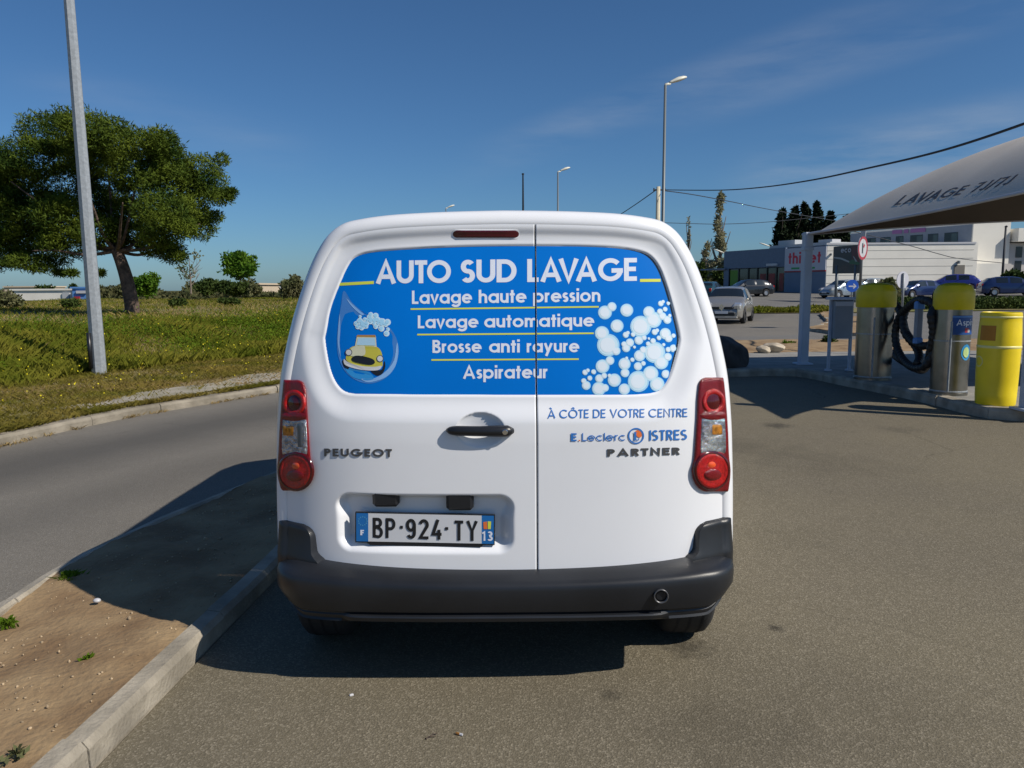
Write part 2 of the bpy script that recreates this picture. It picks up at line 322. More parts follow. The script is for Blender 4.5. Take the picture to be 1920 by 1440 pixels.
# ---------------------------------------------------------------- stroke lettering (geometric sans)
def arc(cx, cy, rx, ry, a0, a1, n=None):
    n = n or max(6, int(abs(a1-a0)/9)); a = np.radians(np.linspace(a0, a1, n+1)); return [(cx+rx*math.cos(t), cy+ry*math.sin(t)) for t in a]
def glyph(ch, w):
    h = w/2; x = .72; xr = x/2; S = []; c = ch
    if c in 'ÀA': S = [[(h*.95, 0), (.43, 1-h*.5), (.86-h*.95, 0)], [(.22, .3), (.64, .3)]]; a = .86
    elif c == 'U': S = [[(h, 1), (h, .36)]+arc(.36, .36, .36-h, .36-h, 180, 360)[1:]+[(.72-h, 1)]]; a = .72
    elif c == 'T': S = [[(0, 1-h), (.52, 1-h)], [(.26, 1-h), (.26, 0)]]; a = .52
    elif c in 'OÔ': S = [('c', arc(.5, .5, .5-h, .5-h, 0, 360, 40)[:-1])]; a = 1.0
    elif c == 'S':
        r = (1-w)/4; S = [arc(.27, 1-h-r, .27-h, r, 35, 270)+arc(.27, h+r, .27-h, r, 90, -145)[1:]]; a = .55
    elif c == 'D': S = [('c', [(h, h), (.32, h)]+arc(.32, .5, .44-h, .5-h, -90, 90)[1:]+[(h, 1-h)])]; a = .77
    elif c == 'L': S = [[(h, 1), (h, h), (.46, h)]]; a = .46
    elif c == 'V': S = [[(h*.95, 1), (.41, h*.5), (.82-h*.95, 1)]]; a = .82
    elif c == 'G': S = [arc(.5, .5, .5-h, .5-h, 42, 356)+[(1-h, .5)], [(1, .46), (.54, .46)]]; a = 1.0
    elif c == 'E': S = [[(.52, 1-h), (h, 1-h), (h, h), (.52, h)], [(h, .52), (.48, .52)]]; a = .54
    elif c == 'F': S = [[(.50, 1-h), (h, 1-h), (h, 0)], [(h, .5), (.45, .5)]]; a = .5
    elif c == 'C': S = [arc(.5, .5, .5-h, .5-h, 42, 318)]; a = .9
    elif c == 'R': S = [[(h, 0), (h, 1-h), (.3, 1-h)]+arc(.3, .72, .27-h, .28-h, 90, -90)[1:]+[(h, .44+h)], [(.3, .46), (.56-h*.6, 0)]]; a = .58
    elif c == 'P': S = [[(h, 0), (h, 1-h), (.3, 1-h)]+arc(.3, .7, .28-h, .3-h, 90, -90)[1:]+[(h, .4+h)]]; a = .58
    elif c == 'B': S = [('c', [(h, h), (h, 1-h), (.3, 1-h)]+arc(.3, .75, .25-h, .25-h, 90, -90)[1:]+arc(.32, .27, .28-h, .27-h+.02, 90, -90)[1:]), [(h, .52), (.3, .52)]]; a = .6
    elif c == 'N': S = [[(h, 0), (h, 1-h*.3), (.72-h, h*.3), (.72-h, 1)]]; a = .72
    elif c == 'I': S = [[(h, 0), (h, 1)]]; a = w
    elif c == 'Y': S = [[(h*.9, 1), (.33, .46), (.66-h*.9, 1)], [(.33, .5), (.33, 0)]]; a = .66
    elif c == 'J': S = [[(.46-h, 1), (.46-h, .24)]+arc(.23, .24, .23-h, .24-h, 0, -170)[1:]]; a = .46
    elif c == '7': S = [[(0, 1-h), (.5, 1-h), (.18, 0)]]; a = .52
    elif c == '/': S = [[(0, -.05), (.36, 1.05)]]; a = .36
    elif c == '1': S = [[(0, .74), (.22, 1-h), (.22, 0)]]; a = .34
    elif c == '2': S = [arc(.28, .72, .28-h, .28-h, 170, -25)+[(h, h), (.56, h)]]; a = .56
    elif c == '3': S = [arc(.27, .74, .25-h, .26-h, 150, -90)+arc(.27, .26, .28-h, .26-h, 90, -150)[1:]]; a = .55
    elif c == '4': S = [[(.36, 1), (h, .27), (.58, .27)], [(.42, .5), (.42, 0)]]; a = .58
    elif c == '9': S = [('c', arc(.29, .68, .28-h, .32-h, 0, 360, 24)[:-1]), [(.57-h, .68), (.57-h, .3)]+arc(.3, .3, .27-h, .3-h, 0, -150)[1:]]; a = .58
    elif c == '-': S = [[(0, .5), (.16, .5)]]; a = .16
    elif c == '.': S = [[(h, 0), (h, w)]]; a = w
    elif c == 'a': S = [('c', arc(xr, xr, xr-h, xr-h, 0, 360, 32)[:-1]), [(x-h, 0), (x-h, x)]]; a = x
    elif c == 'v': S = [[(h*.9, x), (.31, h*.4), (.62-h*.9, x)]]; a = .62
    elif c == 'g': S = [('c', arc(xr, xr, xr-h, xr-h, 0, 360, 32)[:-1]), [(x-h, x), (x-h, .02)]+arc(xr, .04, xr-h, xr-h-.04, 0, -150)[1:]]; a = x
    elif c == 'e': S = [[(h, xr+.01), (x-h, xr+.01)]+arc(xr, xr, xr-h, xr-h, 2, 318, 30)[1:]]; a = x
    elif c == 'h': S = [[(h, 0), (h, 1)], [(h, .4)]+arc(.29, .42, .29-h, .3-h, 180, 0)[1:]+[(.58-h, 0)]]; a = .58
    elif c == 'n': S = [[(h, 0), (h, x)], [(h, .4)]+arc(.29, .42, .29-h, .3-h, 180, 0)[1:]+[(.58-h, 0)]]; a = .58
    elif c == 'm':
        S = [[(h, 0), (h, x)], [(h, .44)]+arc(.26, .46, .26-h, .26-h, 180, 0)[1:]+[(.52-h, 0)], [(.52-h, .44)]+arc(.78-w, .46, .26-h, .26-h, 180, 0)[1:]+[(1.04-w-h, 0)]]; a = 1.04-w
    elif c == 'u': S = [[(h, x), (h, .3)]+arc(.29, .3, .29-h, .3-h, 180, 360)[1:]+[(.58-h, x)], [(.58-h, .3), (.58-h, 0)]]; a = .58
    elif c == 't': S = [[(.17, .95), (.17, 0)], [(0, x-h), (.34, x-h)]]; a = .34
    elif c == 'p': S = [('c', arc(xr, xr, xr-h, xr-h, 0, 360, 32)[:-1]), [(h, x), (h, -.27)]]; a = x
    elif c == 'q': S = [('c', arc(xr, xr, xr-h, xr-h, 0, 360, 32)[:-1]), [(x-h, x), (x-h, -.27)]]; a = x
    elif c == 'r': S = [[(h, 0), (h, x)], [(h, .4)]+arc(.28, .42, .28-h, .3-h, 180, 80)[1:]]; a = .34
    elif c == 's':
        r = (x-w)/4; S = [arc(.2, x-h-r, .2-h, r, 30, 270)+arc(.2, h+r, .2-h, r, 90, -150)[1:]]; a = .4
    elif c == 'i': S = [[(h, 0), (h, x)], [(h, .84), (h, .84+w)]]; a = w
    elif c == 'l': S = [[(h, 0), (h, 1)]]; a = w
    elif c == 'o': S = [('c', arc(xr, xr, xr-h, xr-h, 0, 360, 32)[:-1])]; a = x
    elif c == 'y': S = [[(h*.9, x), (.31, .02)], [(.62-h*.9, x), (.16, -.28)]]; a = .62
    elif c == 'c': S = [arc(xr, xr, xr-h, xr-h, 48, 312)]; a = x*.9
    else: a = .34
    if c == 'À': S.append([(.24, 1.24), (.44, 1.1)])
    if c == 'Ô': S.append([(.34, 1.1), (.5, 1.22), (.66, 1.1)])
    return a, S
def ribbon(P, w, closed=False):
    P = np.array(P, float); n = len(P)
    if closed: d0 = P-np.roll(P, 1, 0); d1 = np.roll(P, -1, 0)-P
    else:
        d = np.diff(P, axis=0); d0 = np.vstack([d[:1], d]); d1 = np.vstack([d, d[-1:]])
    nrm = lambda d: np.stack([-d[:, 1], d[:, 0]], 1)/(np.linalg.norm(d, axis=1)[:, None]+1e-9)
    n0, n1 = nrm(d0), nrm(d1); m = n0+n1; m /= np.linalg.norm(m, axis=1)[:, None]+1e-9
    s = np.clip(1/np.maximum((m*n0).sum(1), .1), 1, 1.7)
    Lf = P+m*(w/2*s)[:, None]; Rt = P-m*(w/2*s)[:, None]
    V = np.concatenate([Lf, Rt]); k = n if closed else n-1
    F = [(i, n+i, n+(i+1) % n, (i+1) % n) for i in range(k)]
    return V, F
def text2d(s, w=.14, sp=.09, xs=1.0, space=.3, dens=0):
    """-> verts (N,3): u, v, layer ; faces ; width, in cap heights"""
    V = []; F = []; n = 0; u = 0
    for i_, ch in enumerate(s):
        if ch == ' ': u += space*xs; continue
        a, S = glyph(ch, w)
        for k, st in enumerate(S):
            cl = isinstance(st, tuple); P = np.array(st[1] if cl else st, float); P[:, 0] *= xs
            if dens and not cl: P = np.concatenate([P[i]+(P[i+1]-P[i])*np.linspace(0, 1, dens, endpoint=False)[:, None] for i in range(len(P)-1)]+[P[-1:]])
            v, f = ribbon(P, w, cl); v[:, 0] += u
            V.append(np.column_stack([v, np.full(len(v), k)])); F += [tuple(i+n for i in q) for q in f]; n += len(v)
        u += a*xs+sp
        if i_+1 < len(s) and (ch+s[i_+1]) in ('AV', 'VA', 'LA', 'AU', 'UT', 'TO', 'av', 'va'): u -= {'AV': .17, 'VA': .17, 'LA': -.02, 'UT': .0, 'TO': .05}.get(ch+s[i_+1], .03)*xs
    return np.concatenate(V), F, u-sp
def disc2d(cx, cy, r, n=24, ry=None):
    a = np.arange(n)*2*math.pi/n; return np.column_stack([cx+r*np.cos(a), cy+(ry or r)*np.sin(a)])

# ================================================================ THE VAN
Y0 = 2.77; RB = .055; ZB = .45
XC = float(at(945, 700, 3.0)[0])
VAN = thing('delivery_van', (XC, 4.6, 0), 'white delivery van with blue car wash lettering on its rear window beside the dirt strip', 'van')
def S0(x, z):
    ax = np.abs(x)/.85
    return .05*ax**2+.10*ax**5+.145*np.clip((z-.95)/.85, 0, 1.3)**1.5
half = np.array([(1365, 1075), (1366, 1000), (1366, 920), (1364, 840), (1361, 770), (1356, 705), (1346, 650), (1334, 600), (1319, 550), (1302, 502), (1285, 466), (1264, 436), (1236, 416.5), (1200, 408.5), (1150, 403), (1090, 400.2), (1020, 398.6), (945, 398)], float)
hp = at(half[:, 0], half[:, 1], 3.03); hp = np.column_stack([hp[:, 0]-XC, hp[:, 2]]); hp[-1, 0] = 0; hp[0, 1] = min(hp[0, 1], ZB)
OUT = catmull(hp, 14); OUT = OUT[np.r_[True, np.linalg.norm(np.diff(OUT, axis=0), axis=1) > 1e-4]]
T_ = np.gradient(OUT, axis=0); T_ /= np.linalg.norm(T_, axis=1)[:, None]; NRM = np.stack([T_[:, 1], -T_[:, 0]], 1); NRM[-1] = (0, 1)
INS = OUT-NRM*RB; INS[-1, 0] = 0
ic = int(np.argmin(np.abs(NRM[:, 0]-NRM[:, 1])))
ZC = INS[ic, 1]
Wi = lambda z: np.interp(z, np.maximum.accumulate(INS[:ic+1, 1]), INS[:ic+1, 0])
Zt = lambda x: np.interp(np.abs(x), INS[ic:, 0][::-1], INS[ic:, 1][::-1])
Wf = lambda z: np.interp(z, OUT[:, 1], OUT[:, 0])
def sdf_poly(P, x, z):
    P = np.asarray(P); A = P; B = np.roll(P, -1, 0); shp = np.shape(x); q = np.column_stack([np.ravel(x), np.ravel(z)])
    d2 = np.full(len(q), 1e9); ins = np.zeros(len(q), bool)
    for a, b in zip(A, B):
        e = b-a; v = q-a; t = np.clip((v@e)/(e@e+1e-12), 0, 1); dd = v-t[:, None]*e; d2 = np.minimum(d2, (dd**2).sum(1))
        c = ((a[1] > q[:, 1]) != (b[1] > q[:, 1])) & (q[:, 0] < (b[0]-a[0])*(q[:, 1]-a[1])/(b[1]-a[1]+1e-12)+a[0]); ins ^= c
    return (np.sqrt(d2)*np.where(ins, -1, 1)).reshape(shp)
def unp(px, py, depth, it=5):               # photo pixel -> (x, z) on a rear surface Y0+depth(x,z)
    Y = np.full(np.shape(px), Y0+.05)
    for _ in range(it):
        p = at(px, py, Y); Y = .35*Y+.65*(Y0+depth(p[..., 0]-XC, p[..., 2]))
    return p
wc_px = np.array([(608, 640), (610, 622), (619, 576), (636, 531), (650, 500), (664, 482), (692, 472), (750, 466.5), (847, 461.5), (942, 459.5), (1032, 459.5), (1100, 460.5), (1160, 463.5), (1200, 470), (1221, 480), (1236, 499), (1247, 525), (1258, 560), (1269, 602), (1275, 632), (1273, 652), (1259, 700), (1245, 726), (1229, 737), (1190, 741.5), (1100, 742), (945, 742), (800, 741.5), (694, 740.5), (652, 738), (631, 722), (617, 690)], float)
wc_px = catmull(wc_px, 4, True)
pw = unp(wc_px[:, 0], wc_px[:, 1], lambda x, z: S0(x, z)+.024)
WIN = np.column_stack([pw[:, 0]-XC, pw[:, 2]])
pr = unp(np.array([628., 966]), np.array([922., 1040]), S0); RX0, RX1, RZ1, RZ0 = pr[0, 0]-XC, pr[1, 0]-XC, pr[0, 2], pr[1, 2]
ph = unp(np.array([900.]), np.array([806.]), S0)[0]; HX, HZ = ph[0]-XC, ph[2]
def Dsp(x, z):
    d = sdf_poly(WIN, x, z); ed_ = np.minimum(Zt(x)-z, Wi(z)-np.abs(x)); o = .022*sstep((.10-d)/.094)*sstep((ed_+.004)/.045)+.008*sstep((.004-d)/.010)
    cx, cz, hx, hz, r = (RX0+RX1)/2, (RZ0+RZ1)/2, (RX1-RX0)/2, (RZ1-RZ0)/2, .06
    qx = np.abs(x-cx)-hx+r; qz = np.abs(z-cz)-hz+r; sd_ = np.hypot(np.maximum(qx, 0), np.maximum(qz, 0))+np.minimum(np.maximum(qx, qz), 0)-r
    tz = sstep(((z-cz)/hz-.1)/.7); tx = sstep(((cx-x)/hx-.55)/.4); ramp = (.058+.004*tx)*(1-tz)+.026*tz; o = o+.048*sstep(-sd_/ramp)
    rr = ((x-HX)/.088)**2+((z-HZ)/.062)**2
    return o+.028*np.clip(1-rr, 0, 1)**.6
DOOR = lambda x, z: S0(x, z)+Dsp(x, z)
def DS(px, py, off=0.0):
    p = unp(px, py, DOOR); x, z = p[..., 0]-XC, p[..., 2]; p[..., 1] = Y0+DOOR(x, z)-off; return p
XG = float(np.mean([unp(np.array([1004.3]), np.array([520.]), DOOR)[0, 0], unp(np.array([1006.3]), np.array([900.]), DOOR)[0, 0]]))-XC
GAP = .0032
def door(name, side, label):
    ns, nv = (190, 280) if side < 0 else (150, 280); s = np.linspace(0, 1, ns); v = np.linspace(0, 1, nv)
    W = Wi(ZB+v*(ZC-ZB)); e = XG+side*GAP
    Xt = side*W[-1]+(e-side*W[-1])*s
    X = side*W[:, None]+(e-side*W[:, None])*s[None]; Z = ZB+v[:, None]*(Zt(Xt)[None]-ZB)
    Y = Y0+DOOR(X, Z)
    V = np.stack([X+XC, Y, Z], -1)
    skirt = V[:, -1:].copy(); skirt[..., 1] += .035; k2 = V[:, -1:].copy(); k2[..., 1] += .004; k2[..., 0] += side*-.001
    V = np.concatenate([V, k2, skirt], 1); F = gridf(nv, ns+2)
    if side > 0: F = F[:, ::-1]
    return obj(name, V, F, MT['white_paint'], VAN, smooth=True, label=label)
DL = door('rear_door', -1, 'wide rear door with handle and number plate'); DR = door('rear_door', 1, 'narrow rear door without handle')
zz = np.linspace(ZB, Zt(XG)-.002, 40)
V = np.concatenate([np.column_stack([np.full(40, XG+XC+dx), Y0+DOOR(np.full(40, XG), zz)+.022, zz]) for dx in (-.012, .012)]); F = [(i, i+1, 41+i, 40+i) for i in range(39)]
obj('door_seal', V, F, MT['blackmatt'], VAN)
# --- body shell: rounded rear edge, flanks, roof, front
sec_i = np.r_[np.arange(len(OUT)), ]
fullI = np.concatenate([INS[:-1]*[1, 1], INS[::-1]*[-1, 1]]); fullN = np.concatenate([NRM[:-1], NRM[::-1]*[-1, 1]]); nP = len(fullI)
rings = []
bY = Y0+S0(fullI[:, 0], fullI[:, 1])
rings.append(np.column_stack([fullI[:, 0]-fullN[:, 0]*.004, bY+.0035, fullI[:, 1]-fullN[:, 1]*.004]))
rings.append(np.column_stack([fullI[:, 0], bY+.0012, fullI[:, 1]]))
for a in np.radians([15, 30, 45, 60, 75, 90]):
    q = fullI+fullN*RB*math.sin(a); rings.append(np.column_stack([q[:, 0], bY+RB*(1-math.cos(a)), q[:, 1]]))
FULL = fullI+fullN*RB; ZTOP = FULL[:, 1].max(); YW1, YW2, WR = 3.31, 6.0, .315
secs = [(y, ZTOP+min(.03, (y-3)*.02), 1.006) for y in np.arange(3.12, 5.45, .08)]+[(5.5, ZTOP+.02, 1.0), (5.65, 1.79, .99), (5.75, 1.745, .985), (5.9, 1.62, .98), (6.05, 1.48, .98), (6.2, 1.34, .98), (6.35, 1.20, .975), (6.45, 1.13, .97), (6.6, 1.08, .95), (6.75, 1.0, .92), (6.88, .88, .86), (6.95, .72, .80), (6.99, .5, .74)]
def zbot(y):
    b = .26
    for yw in (YW1, YW2):
        d = abs(y-yw)
        if d < .37: b = max(b, WR+math.sqrt(.37**2-d*d))
    return b
bq = (FULL[:, 1]-ZB)/(ZTOP-ZB)
for y, zt, sx in secs:
    zb = min(zbot(y), zt-.25); rings.append(np.column_stack([FULL[:, 0]*sx, np.full(nP, y), zb+np.clip(bq, 0, 1)*(zt-zb)]))
Vb = np.array(rings); Vb[..., 0] += XC
Fb = gridf(len(rings), nP)[:, ::-1]
body = obj('body', Vb.reshape(-1, 3), Fb, MT['white_paint'], VAN, smooth=True, label='white painted shell with plain flanks')
capF = [tuple((len(rings)-1)*nP+i for i in range(nP))]
obj('nose_panel', Vb[-1], [tuple(range(nP))], MT['plastic'], VAN)
def shell_patch(name, r0_, r1_, sel, m, off=.004):
    P = Vb[r0_:r1_][:, sel]; k, n = P.shape[:2]
    du = np.gradient(P, axis=0); dv = np.gradient(P, axis=1); N = np.cross(du, dv); N /= np.linalg.norm(N, axis=-1)[..., None]+1e-9
    cen = np.array([XC, 5.0, 1.0]); sgn = np.sign(((P-cen)*N).sum(-1))[..., None]
    return obj(name, (P+N*sgn*off).reshape(-1, 3), gridf(k, n), m, VAN, smooth=True)
nb = 8
ysec = np.array([s[0] for s in secs]); iy = lambda y: nb+int(np.argmin(abs(ysec-y)))
rside = np.where((bq > .57) & (bq < .9) & (FULL[:, 0] > 0))[0]; lside = np.where((bq > .57) & (bq < .9) & (FULL[:, 0] < 0))[0]
shell_patch('side_window', iy(4.6), iy(5.62)+1, rside, MT['glass']); shell_patch('side_window', iy(4.6), iy(5.62)+1, lside, MT['glass'])
shell_patch('windscreen', iy(5.76), iy(6.36)+1, np.where(bq > .93)[0], MT['glass'])
for s in (-1, 1):
    b = MB(); b.add(cbox((XC+s*.60, 6.90, .78), (.34, .14, .20), .04)); build(b, 'headlight', MT['headlamp'], VAN)
    b = MB(); b.add(cbox((XC+s*1.0, 5.86, 1.13), (.17, .10, .2), .03)); b.add(box((XC+s*.92, 5.88, 1.06), (.1, .05, .05))); build(b, 'wing_mirror', MT['plastic'], VAN)
b = MB(); b.add(cbox((XC, 6.95, .42), (1.5, .18, .30), .05)); build(b, 'front_bumper', MT['plastic'], VAN)
b = MB(); b.add(box((XC, 4.9, .42), (1.36, 3.9, .12))); b.add(box((XC, 3.06, .47), (1.56, .40, .10))); b.add(tube([(XC-.75, YW1, WR), (XC+.75, YW1, WR)], .05)); b.add(tube([(XC-.75, YW2, WR), (XC+.75, YW2, WR)], .04))
b.add(tube([(XC-.25, 3.0, .30), (XC-.25, 3.7, .33)], .07)); build(b, 'underbody', MT['blackmatt'], VAN)
for yw in (YW1, YW2):
    for s in (-1, 1):
        b = MB(); t = .205
        b.add(lathe([(WR*.62, -t/2), (WR*.92, -t/2), (WR*.985, -t/2+.02), (WR, -t/2+.045), (WR, t/2-.045), (WR*.985, t/2-.02), (WR*.92, t/2), (WR*.62, t/2)], 48, axis='x', cap=False))
        V, F = b.out(); V = V+np.array([XC+s*(.868-t/2), yw, WR])
        ty = obj('wheel', V, F, MT['rubber'], VAN, smooth=True)
        bb = MB(); xo = XC+s*.850
        bb.add(lathe([(.001, 0), (.06, .004), (.15, -.012), (.185, .0), (.2, -.03)], 30, axis='x', cap=False)); V, F = bb.out(); V[:, 0] *= s; obj('rim', V+np.array([xo, yw, WR]), F, MT['rim'], ty, smooth=True)
        # tread grooves
        bb = MB()
        for gx in (-.05, 0, .05): bb.add(lathe([(WR+.0015, -.005), (WR+.0015, .005)], 48, axis='x', cap=False, c=(XC+s*(.868-t/2)+gx, yw, WR)))
        build(bb, 'tread_groove', MT['blackmatt'], ty)
# --- bumper
plan = np.array([(0, -.085), (.3, -.082), (.58, -.068), (.74, -.042), (.82, -.005), (.868, .055), (.888, .13), (.896, .22), (.90, .34)])
plan = catmull(plan, 6); pT = np.gradient(plan, axis=0); pT /= np.linalg.norm(pT, axis=1)[:, None]; pN = np.stack([pT[:, 1], -pT[:, 0]], 1)
plan2 = np.concatenate([plan[::-1]*[-1, 1], plan[1:]]); pN2 = np.concatenate([pN[::-1]*[-1, 1], pN[1:]]); npl = len(plan2)
BTOP = .495
prof = np.array([(-.20, BTOP-.002), (-.10, BTOP-.001), (-.068, BTOP-.004), (-.048, BTOP-.010), (-.022, BTOP-.020), (-.008, BTOP-.027), (-.001, BTOP-.034), (.003, BTOP-.046), (.004, BTOP-.066), (.002, .392), (-.006, .360), (-.014, .336), (-.022, .331), (-.025, .325), (-.010, .322), (-.007, .316), (-.012, .301), (-.03, .292), (-.10, .287), (-.2, .29)])
Vp = []
for (o_, z_) in prof:
    lift = .060*sstep((np.abs(plan2[:, 0])-.76)/.14)*np.clip((.40-z_)/.1, 0, 1)
    lipfade = -.022*sstep((np.abs(plan2[:, 0]-.0)-.565)/.05)*(o_ > -.013 and z_ < .323)
    lift = lift-.020*np.clip(1-(plan2[:, 0]/.74)**2, 0, 1)*np.clip((z_-.41)/.05, 0, 1)
    oo = o_ if o_ > -.05 else o_+.06*sstep((np.abs(plan2[:, 0])-.78)/.06)*0
    Vp.append(np.column_stack([plan2[:, 0]+pN2[:, 0]*(oo+lipfade)+XC, plan2[:, 1]+pN2[:, 1]*(oo+lipfade)+Y0, np.full(npl, z_)+lift]))
bump = obj('rear_bumper', np.array(Vp).reshape(-1, 3), gridf(len(prof), npl), MT['plastic'], VAN, autosmooth=38)
def LSurf(x, z):                            # outer skin depth including the rounded corner
    Wz = Wf(z); e = np.clip(Wz-np.abs(x), 0, 9); base = S0(np.sign(x)*np.minimum(np.abs(x), Wz-RB), z)
    k = np.clip(RB-e, 0, RB); return base+RB-np.sqrt(np.maximum(RB*RB-k*k, 0))
for s in (-1, 1):
    nr, ncl = 18, 30; rows = []
    zr = np.r_[BTOP-.055, np.linspace(BTOP-.012, .622, nr)]
    for z in zr:
        t = np.clip((z-BTOP)/.127, 0, 1); xin = .718+.012*t+.055*(1-math.sqrt(max(0, 1-max(0, (t-.66)/.345)**2)))-.03*max(0, 1-t*4)**2
        Wz = float(Wf(max(z, .47)))
        th = .020+.030*(1-t)**1.5; th *= (1-.85*max(0, (t-.90)/.10)**2)
        pts = []; a_ = np.linspace(0, 1, ncl-6); x = xin+(Wz-xin)*np.sin(a_*math.pi/2)**.9
        rim = np.clip((x-xin)/.022, 0, 1); o_ = th*np.sqrt(1-(1-rim)**2)
        y = LSurf(np.minimum(x, Wz-.001), np.full(len(x), max(z, .47)))-o_; x2 = x-.013*np.clip((x-xin)/(Wz-xin), 0, 1)**2
        pts = list(zip(x2, y)); xe, ye = pts[-1]; pts += [(xe+.002, ye+d_) for d_ in (.03, .06, .10, .15, .2, .26)]
        rows.append([(s*px_+XC, Y0+py_, z) for px_, py_ in pts])
    last = np.array(rows[-1]); last[:, 1] += .03; last[:, 0] -= s*.012; last[:, 2] += .004; rows.append(last.tolist())
    V = np.array(rows); first = V[:, :1].copy(); first[..., 1] += .05; V = np.concatenate([first, V], 1); Fq = gridf(V.shape[0], V.shape[1])
    obj('bumper_corner', V.reshape(-1, 3), Fq if s > 0 else Fq[:, ::-1], MT['plastic'], VAN, autosmooth=50)
ty_ = at(1239, 1117, Y0-.075)
b = MB(); b.add(lathe([(.024, 0), (.024, .010), (.018, .012), (.016, -.004), (.001, -.004)], 20, axis='y', c=ty_+[0, .003, 0])); build(b, 'towing_cap', MT['black'], bump, smooth=False)
b = MB(); b.add(lathe([(.0245, .011), (.0275, .002), (.0275, -.003), (.0235, -.004), (.0215, .004)], 24, axis='y', c=ty_+[0, -.006, 0], cap=False)); build(b, 'cap_ring', MT['badge'], bump, smooth=True)
# --- tail lights
def LSurf(x, z):
    Wz = Wf(z); e = np.clip(Wz-np.abs(x), 0, 9); base = S0(np.sign(x)*np.minimum(np.abs(x), Wz-RB), z)
    k = np.clip(RB-e, 0, RB); return base+RB-np.sqrt(np.maximum(RB*RB-k*k, 0))
def LS(px, py, off):
    px, py = np.broadcast_arrays(np.asarray(px, float), np.asarray(py, float)); Y = np.full(px.shape, Y0+.15)
    for _ in range(8):
        p = at(px, py, Y); Y = .6*Y+.4*(Y0+LSurf(p[..., 0]-XC, p[..., 2]))
    p = at(px, py, Y); p[..., 1] -= off; return p
rowsR = [(707.5, 1322, 1354), (709, 1317, 1355.5), (712, 1313, 1356), (718, 1310, 1357), (748, 1307, 1360), (780, 1306, 1362.5), (812, 1304, 1364.5), (844, 1302, 1365.5), (860, 1300.5, 1366.5), (869, 1298, 1368), (881, 1296, 1369), (895, 1297.5, 1368.3), (908, 1303, 1366.5), (915, 1309, 1365.5), (919, 1316, 1364.5), (921, 1324, 1363)]
rowsL = [(712, 533, 559), (713.5, 532.6, 564), (717, 532.2, 569), (729, 531, 574), (748, 529, 575.5), (780, 526.6, 577.5), (812, 524.5, 579.5), (844, 523, 581.5), (860, 522, 583), (872, 520.7, 586), (884, 520.7, 587.7), (896, 522.4, 585.7), (908, 525.6, 579.5), (914, 527.5, 573), (917.5, 530, 565), (919, 533, 558)]
def lens_rows(rows, off, m, name, parent, nc=16, nr=46, edge=.5, skirt=.05):
    rows = np.array(rows); y = np.linspace(rows[0, 0], rows[-1, 0], nr)
    y = rows[0, 0]+(rows[-1, 0]-rows[0, 0])*(.5-.5*np.cos(np.linspace(0, math.pi, nr)))
    a = np.interp(y, rows[:, 0], rows[:, 1]); b_ = np.interp(y, rows[:, 0], rows[:, 2]); t = .5-.5*np.cos(np.linspace(0, math.pi, nc))
    px = a[:, None]+(b_-a)[:, None]*t[None]; py = np.repeat(y[:, None], nc, 1)
    e = np.minimum(np.minimum(t, 1-t)[None]*(b_-a)[:, None], np.minimum(y-y[0], y[-1]-y)[:, None]); rnd = np.sqrt(np.clip(1-(1-np.clip(e/6, 0, 1))**2, 0, 1))
    P = LS(px, py, 0); P[..., 1] -= off*(1-edge+edge*rnd)
    P = np.pad(P, ((1, 1), (1, 1), (0, 0)), mode='edge'); sk = np.zeros(P.shape[:2], bool); sk[0] = sk[-1] = True; sk[:, 0] = sk[:, -1] = True
    P[sk, 1] += skirt
    return obj(name, P.reshape(-1, 3), gridf(nr+2, nc+2), m, parent, smooth=True)
def lens_disc(cx, cy, r, ry, prof_, m, name, parent, n=30):
    a = np.linspace(0, 2*math.pi, n, endpoint=False); rg = []
    for t, o_ in prof_: rg.append(LS(cx+r*t*np.cos(a), cy+ry*t*np.sin(a), o_))
    k = len(rg); V = np.array(rg).reshape(-1, 3); F = [(i*n+j, i*n+(j+1) % n, (i+1)*n+(j+1) % n, (i+1)*n+j) for i in range(k-1) for j in range(n)]
    return obj(name, V, F, m, parent, smooth=True)
